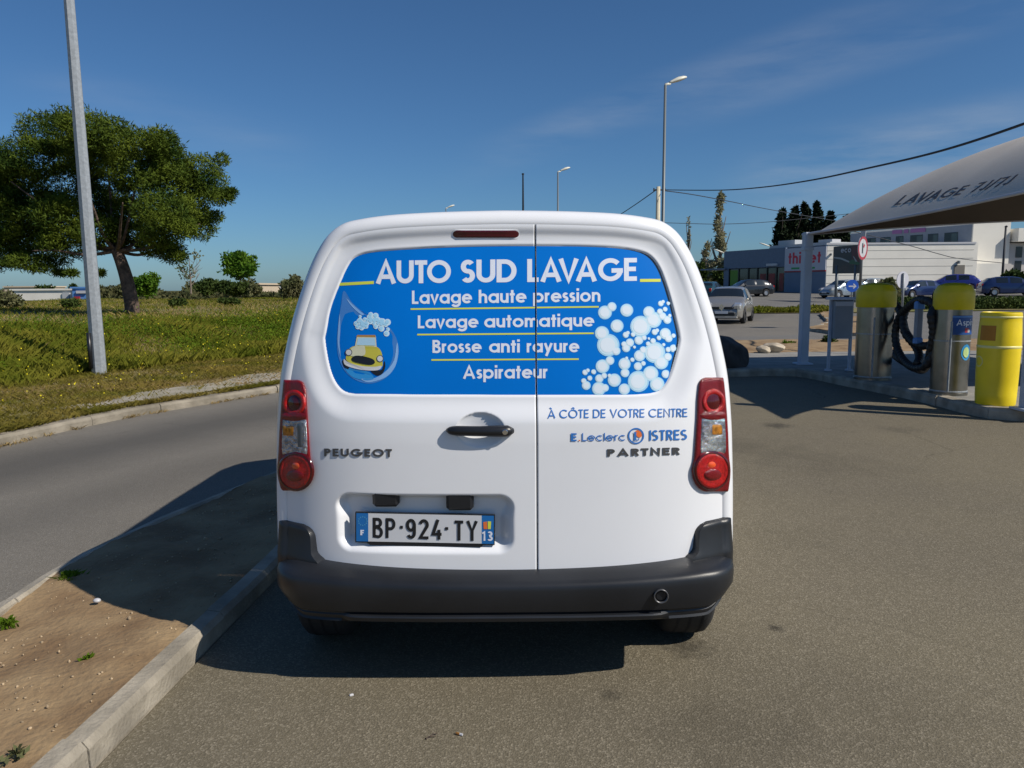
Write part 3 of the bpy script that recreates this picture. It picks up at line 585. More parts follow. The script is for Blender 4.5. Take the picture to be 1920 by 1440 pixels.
for side, rows in ((-1, rowsL), (1, rowsR)):
    TL = lens_rows(rows, .016, MT['redlens'], 'tail_light', VAN)
    dm = 1 if side > 0 else -1
    mx_ = (lambda x: x) if side > 0 else (lambda x: 1889.6-x)
    dy = 0 if side > 0 else 2
    lens_disc(mx_(1336), 752+dy, 22, 25, [(1, .012), (.95, .019), (.78, .022), (.62, .019), (.58, .017)], MT['redlens2'], 'brake_lens', TL)
    lens_disc(mx_(1336), 752+dy, 13, 15, [(1, .0165), (.6, .021), (.05, .023)], MT['redlens3'], 'reflector_bowl', TL)
    lens_disc(mx_(1333), 880+dy, 33, 36, [(1, .013), (.96, .020), (.84, .024), (.74, .0255), (.70, .0245), (.4, .031), (.05, .033)], MT['redlens2'], 'fog_lens', TL)
    lens_disc(mx_(1333), 880+dy, 34, 37, [(1.02, .014), (.97, .0225), (.88, .0245), (.86, .0238)], MT['redlens3'], 'lens_rim', TL)
    lens_disc(mx_(1331), 868+dy, 7, 6, [(1, .0315), (.6, .0345), (.05, .035)], MT['glint'], 'painted_glint', TL)  # sun glint in the lens, painted as a small orange disc
    lens_disc(mx_(1333), 886+dy, 17, 12, [(1, .0275), (.8, .0335), (.4, .0345), (.05, .035)], MT['redlens'], 'bulb_reflector', TL)
    cr = [(782, 1313, 1358.5), (784, 1312.5, 1358.8), (790, 1312, 1359), (812, 1311, 1360), (838, 1310, 1360.5), (846, 1310.5, 1359.5), (850, 1312, 1358)]
    if side < 0: cr = [(y+dy, mx_(b_), mx_(a)) for y, a, b_ in cr]
    lens_rows(cr, .0195, MT['clearlens'], 'reverse_lens', TL, nc=10, nr=20, skirt=.01)
    lens_disc(mx_(1336), 777+dy, 24, 9, [(1, .0185), (.8, .022), (.05, .0225)], MT['redlens'], 'lens_band', TL)
    lens_disc(mx_(1334), 853+dy, 25, 9, [(1, .0185), (.8, .022), (.05, .0225)], MT['redlens'], 'lens_band', TL)
    ar = [(792, 1331, 1354), (800, 1330, 1356), (813, 1330, 1356), (816, 1333, 1352)]
    if side < 0: ar = [(y+dy, 531.5, 556) for y, a, b_ in ar]
    lens_rows(ar, .0215, MT['amber'], 'indicator_bulb', TL, nc=8, nr=12, skirt=.004)
    gr = [(789, 557, 571), (800, 557, 572), (840, 558, 572.5)] if side < 0 else [(806, 1313, 1322), (812, 1313, 1323), (818, 1313, 1322)]
    lens_rows(gr, .021, MT['greylens'], 'reflector', TL, nc=8, nr=12, skirt=.003)
# --- window glass, seal and sticker
def rowspan(poly, y):
    xs = []
    for a, b_ in zip(poly, np.roll(poly, -1, 0)):
        if (a[1] > y) != (b_[1] > y): xs.append(a[0]+(y-a[1])*(b_[0]-a[0])/(b_[1]-a[1]))
    return min(xs), max(xs)
gapx = lambda y: 1004.2+(y-450)*.0048
def pane(poly, off, m, name, parent, side, g=1.6, nr=60, nc=26):
    y0, y1 = poly[:, 1].min()+.02, poly[:, 1].max()-.02; ys = y0+(y1-y0)*(.5-.5*np.cos(np.linspace(0, math.pi, nr))); px = []; py = []
    for y in ys:
        a, b_ = rowspan(poly, y); gx = gapx(y)
        lo, hi = (a, gx-g) if side < 0 else (gx+g, b_)
        if hi < lo: hi = lo+.01
        px.append(np.linspace(lo, hi, nc)); py.append(np.full(nc, y))
    P = unp(np.array(px), np.array(py), lambda x, z: S0(x, z)+.030); x, z = P[..., 0]-XC, P[..., 2]; P[..., 1] = Y0+S0(x, z)+.030-off
    return obj(name, P.reshape(-1, 3), gridf(nr, nc), m, parent, smooth=True)
cw = wc_px.mean(0)
ctr = np.array([942, 604.])
stk = wc_px.copy(); rgt = sstep((stk[:, 0]-1080)/140); stk[:, 0] -= 6.5*rgt*(np.clip((720-stk[:, 1])/40, 0, 1)); stk[:, 1] += 2.2*np.clip((520-stk[:, 1])/40, 0, 1)
for side, D in ((-1, DL), (1, DR)):
    pane(wc_px, .001, MT['glass'], 'window', D, side)
    pane(stk, .002, MT['blue_vinyl'], 'window_sticker', D, side)
def GS(px, py, off):                        # point on the glass
    p = unp(px, py, lambda x, z: S0(x, z)+.030); p[..., 1] = Y0+S0(p[..., 0]-XC, p[..., 2])+.030-off; return p
def cut2d(V, F, side):                      # keep what lies on one side of the gap between the doors
    bm = bmesh.new(); vs = [bm.verts.new(v) for v in V]
    for f in F:
        try: bm.faces.new([vs[i] for i in f])
        except ValueError: pass
    gx = gapx(V[:, 1].mean())+side*1.8
    bmesh.ops.bisect_plane(bm, geom=bm.verts[:]+bm.edges[:]+bm.faces[:], plane_co=(gx, 0, 0), plane_no=(1, 0, 0), clear_outer=side < 0, clear_inner=side > 0)
    bm.verts.index_update(); V2 = np.array([v.co[:] for v in bm.verts]).reshape(-1, 3); F2 = [tuple(v.index for v in f.verts) for f in bm.faces]; bm.free(); return V2, F2
def decal(name, V, F, m, off, fn=GS, both=True, mats=None):
    """V: (px, py, layer)"""
    for side, D in ((-1, DL), (1, DR)):
        V2, F2 = cut2d(np.asarray(V, float), F, side)
        if len(F2) == 0: continue
        P = fn(V2[:, 0], V2[:, 1], off); P[:, 1] -= V2[:, 2]*.00012
        obj(name, P, F2, m, D)
def lay(s, x0, x1, ya, yb, cap, w_, xs=1., sp=.09, space=.3):
    V, F, wd = text2d(s, w_, sp, xs, space); px = x0+V[:, 0]/wd*(x1-x0); py = ya+(yb-ya)*V[:, 0]/wd-V[:, 1]*cap; return np.column_stack([px, py, V[:, 2]]), F
def lines(segs):
    V = []; F = []
    for (xa, ya, xb, yb, th) in segs:
        n = len(V); k = 12
        for t in np.linspace(0, 1, k): x = xa+(xb-xa)*t; y = ya+(yb-ya)*t; V += [(x, y-th/2, 0), (x, y+th/2, 0)]
        F += [(n+2*i, n+2*i+1, n+2*i+3, n+2*i+2) for i in range(k-1)]
    return np.array(V), F
bl = lambda x0, y0, x1, y1: (lambda x: y0+(x-x0)*(y1-y0)/(x1-x0))
for cap, w_, base, words in ((43, .195, bl(705, 532, 1196, 526.5), (('AUTO', 704.5, 845.5), ('SUD', 864, 969), ('LAVAGE', 988.5, 1195))),
        (25, .178, bl(772, 570, 1126, 565.5), (('Lavage', 772.5, 885), ('haute', 897.5, 987), ('pression', 999.5, 1125.5))), (24, .178, bl(783, 615.5, 1114, 612), (('Lavage', 783.5, 897), ('automatique', 908, 1114))),
        (24, .178, bl(811, 661.5, 1086, 660.3), (('Brosse', 811, 903), ('anti', 917, 974.5), ('rayure', 987.5, 1086))), (24.5, .178, bl(868, 710, 1027, 709), (('Aspirateur', 868, 1027),))):
    for s_, xa, xb in words:
        V, F = lay(s_, xa, xb, base(xa), base(xb), cap, w_, 1, .075 if cap < 30 else .045); decal('lettering', V, F, MT['white_vinyl'], .0028)
for seg in ((636, 533, 701, 529.6, 5.5), (1200, 525.8, 1238.5, 525.6, 5.5), (770, 579.5, 1122.5, 575.2, 2.9), (782.5, 627.3, 1113, 624.8, 2.9), (809, 674.8, 1085, 673.2, 2.9)):
    V, F = lines([seg]); decal('yellow_line', V, F, MT['yellow_vinyl'], .0028)
# bubbles on the sticker (px of the photo)
bz = [(355, 300, 85), (440, 230, 57), (622, 272, 80), (503, 465, 80), (318, 555, 88), (395, 700, 138), (490, 770, 55), (610, 575, 38), (635, 550, 24), (895, 295, 72), (795, 470, 130), (950, 390, 100), (1030, 290, 38), (1060, 345, 48), (1120, 390, 50), (1150, 338, 22), (1040, 190, 35), (1068, 168, 22), (1135, 188, 27), (1093, 260, 30), (700, 570, 30), (770, 640, 55), (835, 610, 32), (965, 540, 38), (995, 520, 25), (1095, 560, 70), (1135, 615, 50), (1195, 585, 28), (1017, 612, 30), (893, 620, 17), (660, 670, 52), (615, 735, 52), (590, 690, 36), (715, 725, 20), (945, 650, 35), (885, 685, 30), (965, 790, 130), (1075, 695, 21), (1195, 740, 48), (1130, 755, 33), (1125, 845, 50), (1045, 910, 88), (825, 760, 45), (780, 830, 70), (825, 925, 30), (760, 960, 52), (325, 960, 85), (415, 890, 55), (595, 930, 75), (690, 880, 28), (620, 860, 20), (600, 1040, 55), (110, 1035, 35), (145, 1010, 24), (215, 1028, 32), (168, 1105, 32), (95, 1140, 34), (125, 1195, 55), (285, 1110, 52), (345, 1075, 36), (470, 1130, 82), (410, 1075, 25), (280, 1235, 85), (355, 1225, 48), (592, 1240, 70), (765, 1145, 130), (915, 1050, 95), (995, 1180, 90), (1100, 1055, 52)]
for k, (sc_, m_, o_) in enumerate(((1.0, 'bub1', .0027), (.87, 'bub2', .0032), (.66, 'bub3', .0037))):
    V = []; F = []
    for i, (bx, by, br) in enumerate(bz):
        cx, cy, r = 1080+bx/6.545, 540+by/6.545, br/6.545*sc_
        P = disc2d(cx-(1-sc_)*r*.25, cy, r, 28); P[:, 1] = np.minimum(P[:, 1], 740.6)
        ok = sdf_poly(stk, P[:, 0], P[:, 1]) > -1; P[ok] += (np.array([cx, cy])-P[ok])*.25
        n = len(V); V += [(x, y, (i % 7)*.35) for x, y in P]; F.append(tuple(range(n, n+28)))
    decal('bubble_print', np.array(V), F, MT[m_], o_)
# water drop with a plain little car in foam
tip = np.array([(645, 545), (660, 567), (681, 585), (701, 596), (722, 607), (738, 624), (746.5, 646), (746, 671), (735, 697), (715.5, 713), (692, 719), (668.6, 713), (649, 698), (636.5, 675), (632, 646), (634.5, 606), (640, 570)], float)
dp = catmull(tip, 4, True); n = len(dp); V = np.column_stack([dp, np.zeros(n)])
decal('drop_print', V, [tuple(range(n))], MT['drop'], .0026)
def blob(pts, m, o_, name='drop_print', cm=True):
    P = catmull(np.array(pts, float), 5, True) if cm else np.array(pts, float); P = 600+P[:, 0]/5.54, 480+P[:, 1]/5.54
    V = np.column_stack([P[0], P[1], np.zeros(len(P[0]))]); decal(name, V, [tuple(range(len(V)))], MT[m], o_)
blob([(275, 440), (330, 520), (430, 610), (480, 610), (640, 690), (560, 650), (440, 590), (340, 500)], 'drop2', .0029)
blob([(205, 600), (190, 750), (185, 900), (215, 1050), (205, 900), (212, 750)], 'drop2', .0029)
blob([(800, 900), (815, 1000), (780, 1150), (680, 1260), (510, 1310), (430, 1275), (560, 1270), (680, 1200), (770, 1080)], 'drop2', .0029)
blob([(260, 1160), (330, 1250), (470, 1290), (560, 1270), (500, 1200), (350, 1170)], 'drop3', .0029)
V = []; F = []; fr = np.random.default_rng(3)
for i in range(46):
    a = fr.uniform(); cx, cy = 390+a*330+fr.normal(0, 16), 700-90*math.sin(a*2.7)+fr.normal(0, 30)+a*120; P = disc2d(600+cx/5.54, 480+cy/5.54, fr.uniform(2.5, 6.5), 14); k = len(V); V += [(x, y, i*.06) for x, y in P]; F.append(tuple(range(k, k+14)))
decal('foam_print', np.array(V), F, MT['bub2'], .0031)
V2 = np.array(V); c_ = V2.reshape(-1, 14, 3).mean(1, keepdims=True); V3 = (c_+(V2.reshape(-1, 14, 3)-c_)*.55); V3[..., 0] -= .6; V3[..., 1] -= .6
decal('foam_print', V3.reshape(-1, 3), F, MT['bub1'], .0038)
blob([(235, 1080), (300, 1090), (300, 1170), (250, 1150)], 'black', .0032); blob([(530, 1190), (640, 1180), (670, 1090), (680, 1150), (650, 1220), (590, 1240)], 'black', .0032)
blob([(300, 980), (340, 940), (450, 925), (585, 940), (640, 1000), (650, 1090), (640, 1150), (520, 1165), (340, 1120), (270, 1070)], 'olive', .0034)
blob([(345, 945), (450, 930), (470, 960), (460, 1030), (330, 1040), (310, 1000)], 'cream', .0036)
blob([(365, 935), (385, 830), (580, 830), (590, 945)], 'cream', .0036, cm=False); blob([(380, 925), (398, 850), (570, 850), (578, 930)], 'car_lightblue', .0039, cm=False)
blob([(378, 838), (390, 820), (575, 820), (580, 842)], 'brownp', .0040, cm=False)
blob([(330, 1060), (370, 1035), (450, 1040), (550, 1070), (570, 1110), (520, 1130), (400, 1110), (340, 1090)], 'black', .0040)
blob([(250, 1070), (300, 1105), (420, 1140), (560, 1150), (640, 1140), (600, 1185), (430, 1180), (270, 1135)], 'plate', .0042)
for cx, cy in ((300, 1000), (625, 1065)):
    P = disc2d(600+cx/5.54, 480+cy/5.54, 6.6, 18); decal('drop_print', np.column_stack([P, np.zeros(18)]), [tuple(range(18))], MT['badge'], .0043)
    P = disc2d(600+cx/5.54, 480+cy/5.54, 5.2, 18); decal('drop_print', np.column_stack([P, np.zeros(18)]), [tuple(range(18))], MT['plate'], .0046)
# --- lettering and badges on the lower doors
V, F = lay('À CÔTE DE VOTRE CENTRE', 1027, 1289, 784, 781.5, 16, .125, 1, .10, .35); decal('lettering', V, F, MT['blue_text'], .0026, DS)
V, F = lay('E', 1070.5, 1081.5, 827, 827, 15, .2); decal('lettering', V, F, MT['blue_text'], .0026, DS)
V, F = lay('.', 1085, 1087.6, 827, 827, 15, .18); decal('lettering', V, F, MT['orange'], .0026, DS)
V, F = lay('Leclerc', 1091, 1173, 826.8, 826, 15, .13, 1.25); decal('lettering', V, F, MT['blue_text'], .0026, DS)
V, F = lay('ISTRES', 1217.5, 1288, 826, 824.5, 19.5, .15, .85, .1); decal('lettering', V, F, MT['blue_text'], .0026, DS)
V, F = ribbon(disc2d(1192.5, 817, 13.8, 40), 2.6, True); decal('emblem', np.column_stack([V, np.zeros(len(V))]), F, MT['blue_text'], .0026, DS)
P = np.array([(1191, 809), (1195, 806.5), (1199, 808), (1202, 812), (1203, 817), (1200, 820), (1196, 819), (1193, 816)]); P = catmull(P, 3, True); decal('emblem', np.column_stack([P, np.zeros(len(P))]), [tuple(range(len(P)))], MT['orange'], .0026, DS)
V = np.array([(1187, 825.5, 0), (1197.5, 825.5, 0), (1198.5, 821.5, 0), (1197, 821.5, 0), (1196, 823.8, 0), (1192.8, 823.8, 0), (1192.8, 811, 0), (1194.6, 809.8, 0), (1187, 809.8, 0), (1188.8, 811, 0), (1188.8, 824, 0), (1187, 824.6, 0)]); decal('emblem', V, [tuple(range(12))], MT['blue_text'], .0034, DS)
def raised(s, x0, x1, ya, yb, cap, w_, xs, D, m):
    V, F = lay(s, x0, x1, ya, yb, cap, w_, xs, .16); P0 = DS(V[:, 0], V[:, 1], .0); P1 = P0.copy(); P1[:, 1] -= .0030+V[:, 2]*.0003; n = len(V)
    Fs = [tuple(i+n for i in f) for f in F]
    for f in F: Fs += [(f[i], f[(i+1) % 4], f[(i+1) % 4]+n, f[i]+n) for i in range(4)]
    obj('badge_lettering', np.concatenate([P0, P1]), Fs, m, D)
raised('PEUGEOT', 607.5, 735, 855.3, 856.3, 14.5, .225, 1.2, DL, MT['badge']); raised('PARTNER', 1138, 1275, 855.5, 852.2, 13.5, .235, 1.25, DR, MT['badge'])
# --- handle
hx = np.linspace(838, 962, 26); t = np.linspace(0, 1, 26); hy = 806.5+(t-.5)*1.0
P = unp(hx, hy, S0); P[:, 1] = Y0+S0(P[:, 0]-XC, P[:, 2])-.005-.015*np.sin(np.pi*np.clip(t, .0, 1))**.55
rr = np.interp(t, [0, .05, .15, .5, .8, .93, 1], [.006, .015, .0185, .0185, .021, .021, .010])
V, F = tube(P, rr, 14); obj('door_handle', V, F, MT['black'], DL, smooth=True)
q = P[22]+[0, -.021, 0]; b = MB(); b.add(lathe([(.010, .002), (.010, -.001), (.008, -.002), (.001, -.002)], 18, axis='y', c=q)); build(b, 'lock', MT['chrome'], DL)
# --- high brake light
a = np.linspace(0, 2*math.pi, 40, endpoint=False); ppx = 911+np.sign(np.cos(a))*55*1.0+7*np.cos(a); ppy = 439+7*np.sin(a)-(ppx-911)*.004
def pill(sx, sy, off, m, name):
    n = 40; rg = []
    for t, o_ in ((1.0, off*.2), (.92, off), (.5, off*1.1), (.02, off*1.1)): 
        x = 911+np.sign(np.cos(a))*55*sx*t+7*sx*t*np.cos(a); y = 439+7*sy*t*np.sin(a); rg.append(DS(x, y, o_))
    V = np.array(rg).reshape(-1, 3); F = [(i*n+j, i*n+(j+1) % n, (i+1)*n+(j+1) % n, (i+1)*n+j) for i in range(3) for j in range(n)]; return obj(name, V, F, m, DL, smooth=True)
pill(1.03, 1.35, .002, MT['white_paint'], 'lamp_surround'); pill(1, 1, .005, MT['brake3'], 'high_brake_light')
# --- number plate and its lamps
YP = Y0+.048+float(S0(-.3, .65))-.013
def PL(px, py, off): px = np.asarray(px, float); return at(px, py, Y0+.021+.030*np.clip((927-px)/260, 0, 1.1)**1.2-off)
def quad(px4, off, m, name, parent, depth=.006):
    P = PL(np.array([p[0] for p in px4], float), np.array([p[1] for p in px4], float), off); Q = P.copy(); Q[:, 1] += depth
    k = len(P); return obj(name, np.concatenate([P, Q]), [tuple(range(k)), tuple(range(2*k-1, k-1, -1))]+[(i, i+k, (i+1) % k+k, (i+1) % k) for i in range(k)], m, parent)
NP_ = quad([(666, 960.5), (928, 965.5), (927.5, 1022), (906, 1021.5), (902, 1026), (694, 1022), (688, 1017.5), (666, 1017)], .010, MT['black'], 'number_plate', DL, .012)
# plate details are kept on the plate object's own level (sub-parts of the door): face, bands, characters
quad([(690, 962.6), (903.5, 966.8), (903.5, 1019.3), (690, 1015.2)], .0118, MT['plate'], 'plate_face', DL, .001)
quad([(668, 962.2), (690.6, 962.7), (690.6, 1015.3), (668, 1015)], .0118, MT['plateblue'], 'plate_band', DL, .001); quad([(903, 966.8), (926, 967.3), (925.6, 1020), (903, 1019.4)], .0118, MT['plateblue'], 'plate_band', DL, .001)
def ptext(s, x0, x1, y, cap, w_, m, xs=.8, o_=.0128, sl=.031):
    V, F, wd = text2d(s, w_, .16, xs); px = x0+V[:, 0]/wd*(x1-x0); py = y+(px-x0)*sl-V[:, 1]*cap; P = PL(px, py, o_); P[:, 1] -= V[:, 2]*.0002; obj('plate_lettering', P, F, m, DL)
ptext('BP', 699.5, 741, 1008, 37.5, .15, MT['black']); ptext('924', 761.5, 828, 1010, 37.5, .15, MT['black']); ptext('TY', 852.5, 895.5, 1013.2, 37.5, .15, MT['black'])
ptext('-', 750, 755.5, 1009.5, 42, .13, MT['black']); ptext('-', 834.5, 840.5, 1012, 42, .13, MT['black'])
ptext('F', 676, 682.5, 1003.5, 10, .22, MT['white_vinyl']); ptext('13', 904.5, 923.5, 1013.8, 18, .17, MT['white_vinyl'])
V = []; F = []
for k in range(12):
    P = disc2d(680+8*math.cos(k*math.pi/6), 977+8*math.sin(k*math.pi/6), 1.3, 6); n = len(V); V += list(PL(P[:, 0], P[:, 1], .0127)); F.append(tuple(range(n, n+6)))
obj('plate_stars', np.array(V), F, MT['eu'], DL)
quad([(906, 979), (913, 978), (914, 992), (907, 992)], .0127, MT['orange'], 'plate_emblem', DL, .0005); quad([(914.5, 977.5), (921, 978), (920, 992), (914.8, 992)], .0127, MT['yellow_vinyl'], 'plate_emblem', DL, .0005)
for (xa, xb, ya, yb) in ((696, 747, 921, 953), (836, 888, 924, 957.5)):
    p0 = at(xa, ya, Y0+.012); p1 = at(xb, yb, Y0+.012); b = MB(); cx = (p0+p1)/2; b.add(cbox((cx[0], Y0+float(S0(cx[0]-XC, cx[2]))+.042, cx[2]), (abs(p1[0]-p0[0]), .075, abs(p0[2]-p1[2])), .012)); V, F = b.out()
    V[:, 2] = 2*cx[2]-V[:, 2]; build_o = obj('plate_lamp', V, F, MT['black'], DL)
# --- roof aerial
ra = at(962, 397, 3.25); b = MB(); zr = ZTOP+.012
b.add(lathe([(.065, -.02), (.062, .004), (.045, .012), (.02, .016), (.001, .017)], 20)); V, F = b.out(); V[:, 0] *= .95; V[:, 1] *= 1.6
aer = obj('aerial_base', V+np.array([ra[0], 3.32, zr]), F, MT['black'], VAN, smooth=True)
top = at(980.5, 325, 3.3); b = MB(); b.add(tube([(top[0], 3.3, zr), top], [.0045, .003], 8)); b.add(tube([top-[0, 0, .006], top], .005, 8)); build(b, 'aerial_rod', MT['black'], VAN)

# ================================================================ GROUND
def gh(X, Y):
    X = np.asarray(X, float); Y = np.asarray(Y, float)
    z = np.interp(Y, [0, 36, 46, 62, 75, 100, 400], [0, 0, .10, .45, 1.0, 1.15, 1.3])
    return z*sstep((X+2)/6)+.28*sstep((X-30)/10)*sstep((Y-45)/15)
def gg(px, py, z): p = G(np.asarray(px, float), np.asarray(py, float), z); return p
ax = np.r_[-1500, -800, -400, -200, np.arange(-120, 121, 6), 200, 400, 800, 1500]; ay = np.r_[-300, -60, -20, np.arange(0, 130, 5), 160, 220, 400, 800, 1500, 3000]
XX, YY = np.meshgrid(ax, ay); ZZ = gh(XX, YY)-.09
obj('ground', np.stack([XX, YY, ZZ], -1), gridf(len(ay), len(ax)), MT['farveg'], kind='structure', smooth=True)
def sheet(name, poly, zoff, m, res=1.0, zfun=None, nz=0., kind='structure', seed=0, bump_s=1.0):
    """polygon filled with a triangulated grid that follows the ground height"""
    poly = np.array(poly, float)[:, :2]; bm = bmesh.new(); vs = [bm.verts.new((x, y, 0)) for x, y in poly]; f = bm.faces.new(vs)
    x0, y0 = poly.min(0); x1, y1 = poly.max(0)
    if res:
        for v in np.arange(x0+res, x1, res): bmesh.ops.bisect_plane(bm, geom=bm.verts[:]+bm.edges[:]+bm.faces[:], plane_co=(v, 0, 0), plane_no=(1, 0, 0))
        for v in np.arange(y0+res, y1, res): bmesh.ops.bisect_plane(bm, geom=bm.verts[:]+bm.edges[:]+bm.faces[:], plane_co=(0, v, 0), plane_no=(0, 1, 0))
    bmesh.ops.triangulate(bm, faces=bm.faces[:]); bm.verts.index_update(); bm.normal_update()
    if sum(f.normal.z for f in bm.faces) < 0: bmesh.ops.reverse_faces(bm, faces=bm.faces[:])
    V = np.array([v.co[:] for v in bm.verts]); Fc = [tuple(v.index for v in f.verts) for f in bm.faces]; bm.free()
    V[:, 2] = (zfun or gh)(V[:, 0], V[:, 1])+zoff
    if nz:
        r = np.random.default_rng(seed); V[:, 2] += nz*(np.sin(V[:, 0]*3.1*bump_s+1)*np.sin(V[:, 1]*2.7*bump_s)+.6*np.sin(V[:, 0]*7.3*bump_s+V[:, 1]*5.1*bump_s)+.5*r.normal(size=len(V)))
    return obj(name, V, Fc, m, kind=kind, smooth=True)
oil = []
for (x_, y_, r_, s_) in ((1285, 1212, .10, .55), (1455, 1178, .035, .7), (1145, 1302, .045, .45), (1385, 1375, .30, .22), (1458, 798, .16, .6), (1690, 806, .22, .25), (1400, 842, .5, .22), (1560, 870, .55, .16), (1480, 1010, .3, .12), (1660, 1330, .4, .12)):
    q_ = G(np.array(float(x_)), np.array(float(y_)), 0.); oil.append((float(q_[0]), float(q_[1]), r_*1.3, s_))
ASP = asphalt('forecourt_asphalt', (.188, .161, .108), (.152, .131, .094), (.42, .37, .28), oil)
ASP2 = asphalt('road_asphalt', (.215, .197, .168), (.180, .165, .142), (.30, .28, .25), (), [((-5.0, 5.2), (-2.2, 10.9), 1.0, .62, (.055, .053, .05)), ((-3.7, 4.2), (-1.0, 9.9), .6, .3, (.07, .066, .06))])
ASP3 = asphalt('far_asphalt', (.20, .19, .175), (.165, .158, .146), (.28, .27, .25))
sheet('forecourt', [(-1.9, -8), (45, -8), (45, 17), (3, 21), (-.6, 21), (-1.0, 9), (-1.25, 4)], 0.0, ASP, 3.0)
kl_px = [(-260, 905), (0, 838), (130, 808), (250, 782), (400, 757), (530, 735)]
KL = [tuple(G(np.array(float(x)), np.array(float(y)), 0.0)[:2]) for x, y in kl_px]; KL = [(KL[0][0]-2.2, KL[0][1]-6)]+KL+[(-1.9, 14.5), (-.6, 18.5), (1.5, 25), (4.0, 36), (9, 60)]
KL = np.array(KL); kx = lambda Y: np.interp(Y, KL[:, 1], KL[:, 0])
kfo = [G(np.array(float(x)), np.array(float(y)), 0.)[:2] for x, y in ((0, 1156), (109, 1081), (300, 987), (520, 897))]
d0 = kfo[0]-kfo[1]; d0 /= np.linalg.norm(d0)
KF = np.array([kfo[0]+d0*6, kfo[0]+d0*2]+kfo+[(-1.45, 8.2), (-1.12, 9.4)])
kno = [G(np.array(float(x)), np.array(float(y)), 0.)[:2] for x, y in ((173, 1440), (389, 1218), (500, 1108))]
d1 = kno[0]-kno[1]; d1 /= np.linalg.norm(d1)
KN = np.array([kno[0]+d1*7, kno[0]+d1*2]+kno+[(-1.17, 6.0), (-1.03, 8.2), (-1.0, 9.4)])
sheet('road', np.concatenate([KL[::1], [(20, 62), (14, 36), (9, 24), (-.6, 21)], KF[::-1]]), .004, ASP2, 4.0)
sheet('road', [(-.4, 21.004), (3, 21.004), (45, 17.004), (60, 17.004), (60, 40), (20, 62), (14, 36), (9, 24)], .005, ASP3, 4.0)
sheet('car_park', [(12, 46.5), (60, 44), (90, 60), (90, 110), (14, 110), (10, 62)], .012, ASP3, 4.0)

def kerb(name, pts, wdt, h, side, m='concrete', step=1.0, gap=.006, z0=0.):
    """row of kerb stones along pts, offset to one side, chamfered on the road side"""
    pts = np.array(pts, float); s = np.r_[0, np.cumsum(np.linalg.norm(np.diff(pts, axis=0), axis=1))]
    P = lambda t: np.array([np.interp(t, s, pts[:, 0]), np.interp(t, s, pts[:, 1])])
    b = MB(); t = 0.; r = np.random.default_rng(len(pts))
    while t < s[-1]-.05:
        e = min(t+step, s[-1]); a0, a1 = t+gap/2, e-gap/2; rows = []; jz = r.normal(0, .004); jx = r.normal(0, .004)
        for q in np.linspace(a0, a1, 4):
            d = P(min(q+.1, s[-1]))-P(max(q-.1, 0)); d /= np.linalg.norm(d); n = np.array([-d[1], d[0]])*side; c = P(q)+n*jx; zg = float(gh(c[0], c[1]))+z0
            rows.append([(*(c+n*o), z+zg) for o, z in ((0, -.06), (0.005, h*.70+jz), (.024, h*.96+jz), (wdt-.012, h+.004+jz), (wdt, h-.01+jz), (wdt, -.06))])
        V = np.array(rows).reshape(-1, 3); F = [(i*6+j, i*6+(j+1) % 6, i*6+6+(j+1) % 6, i*6+6+j) for i in range(3) for j in range(6)]+[tuple(range(6)), tuple(18+j for j in range(5, -1, -1))]
        b.add((V, F)); t = e
    return build(b, name, MT[m], kind='structure')
kerb('kerb', KN, .095, .092, 1); kerb('kerb', KF, .085, .08, -1)
kerb('kerb', KL[:9], .16, .11, 1, 'kerbold')
nrmK = lambda pts, o: pts+np.array([[-(pts[min(i+1, len(pts)-1)]-pts[max(i-1, 0)])[1], (pts[min(i+1, len(pts)-1)]-pts[max(i-1, 0)])[0]] for i in range(len(pts))])/np.array([[np.linalg.norm(pts[min(i+1, len(pts)-1)]-pts[max(i-1, 0)])] for i in range(len(pts))])*o
dz = lambda X, Y: .075+.012*np.sin(X*5+Y*3)+.010*np.sin(Y*4.1-X*2)
sheet('dirt_strip', np.concatenate([nrmK(KN, .085), nrmK(KF, -.075)[::-1]]), 0, MT['dirt'], .07, dz, .0050, bump_s=3)
isl_px = [(1200, 708), (1300, 708), (1359, 707), (1440, 705), (1493, 706), (1530, 712), (1563, 720), (1630, 733), (1691, 746), (1740, 757), (1787, 771), (1840, 784), (1920, 791), (2060, 798)]
IS = np.array([G(np.array(float(x)), np.array(float(y)), 0.)[:2] for x, y in isl_px])
kerb('kerb', IS, .15, .13, 1, z0=0)
IN = nrmK(IS, .14)
sheet('vacuum_island', np.concatenate([IN, [(14, 9.2), (14, 16.3), (6, 16.3), (2.2, 15.6)]]), .128, MT['pad'], 1.0)
dirtz = lambda X, Y: .115+.05*sstep((Y-16.3)/1.0)*sstep((20.4-Y)/1.2)
sheet('dirt_verge', [(1.0, 15.3), (6, 16.25), (14, 16.25), (16, 19.5), (9, 20.2), (6, 20.3), (3.4, 19.4), (1.0, 17.5)], 0, MT['dirt'], .35, dirtz, .012)
ti = np.array([G(np.array(float(x)), np.array(float(y)), 0.)[:2] for x, y in ((1517, 621), (1580, 630), (1660, 632), (1650, 606), (1556, 589), (1537, 592), (1552, 606))])
sheet('traffic_island', ti, .11, MT['dirt'], .6, None, .03); kerb('kerb', np.vstack([ti, ti[:1]]), .15, .11, 1)

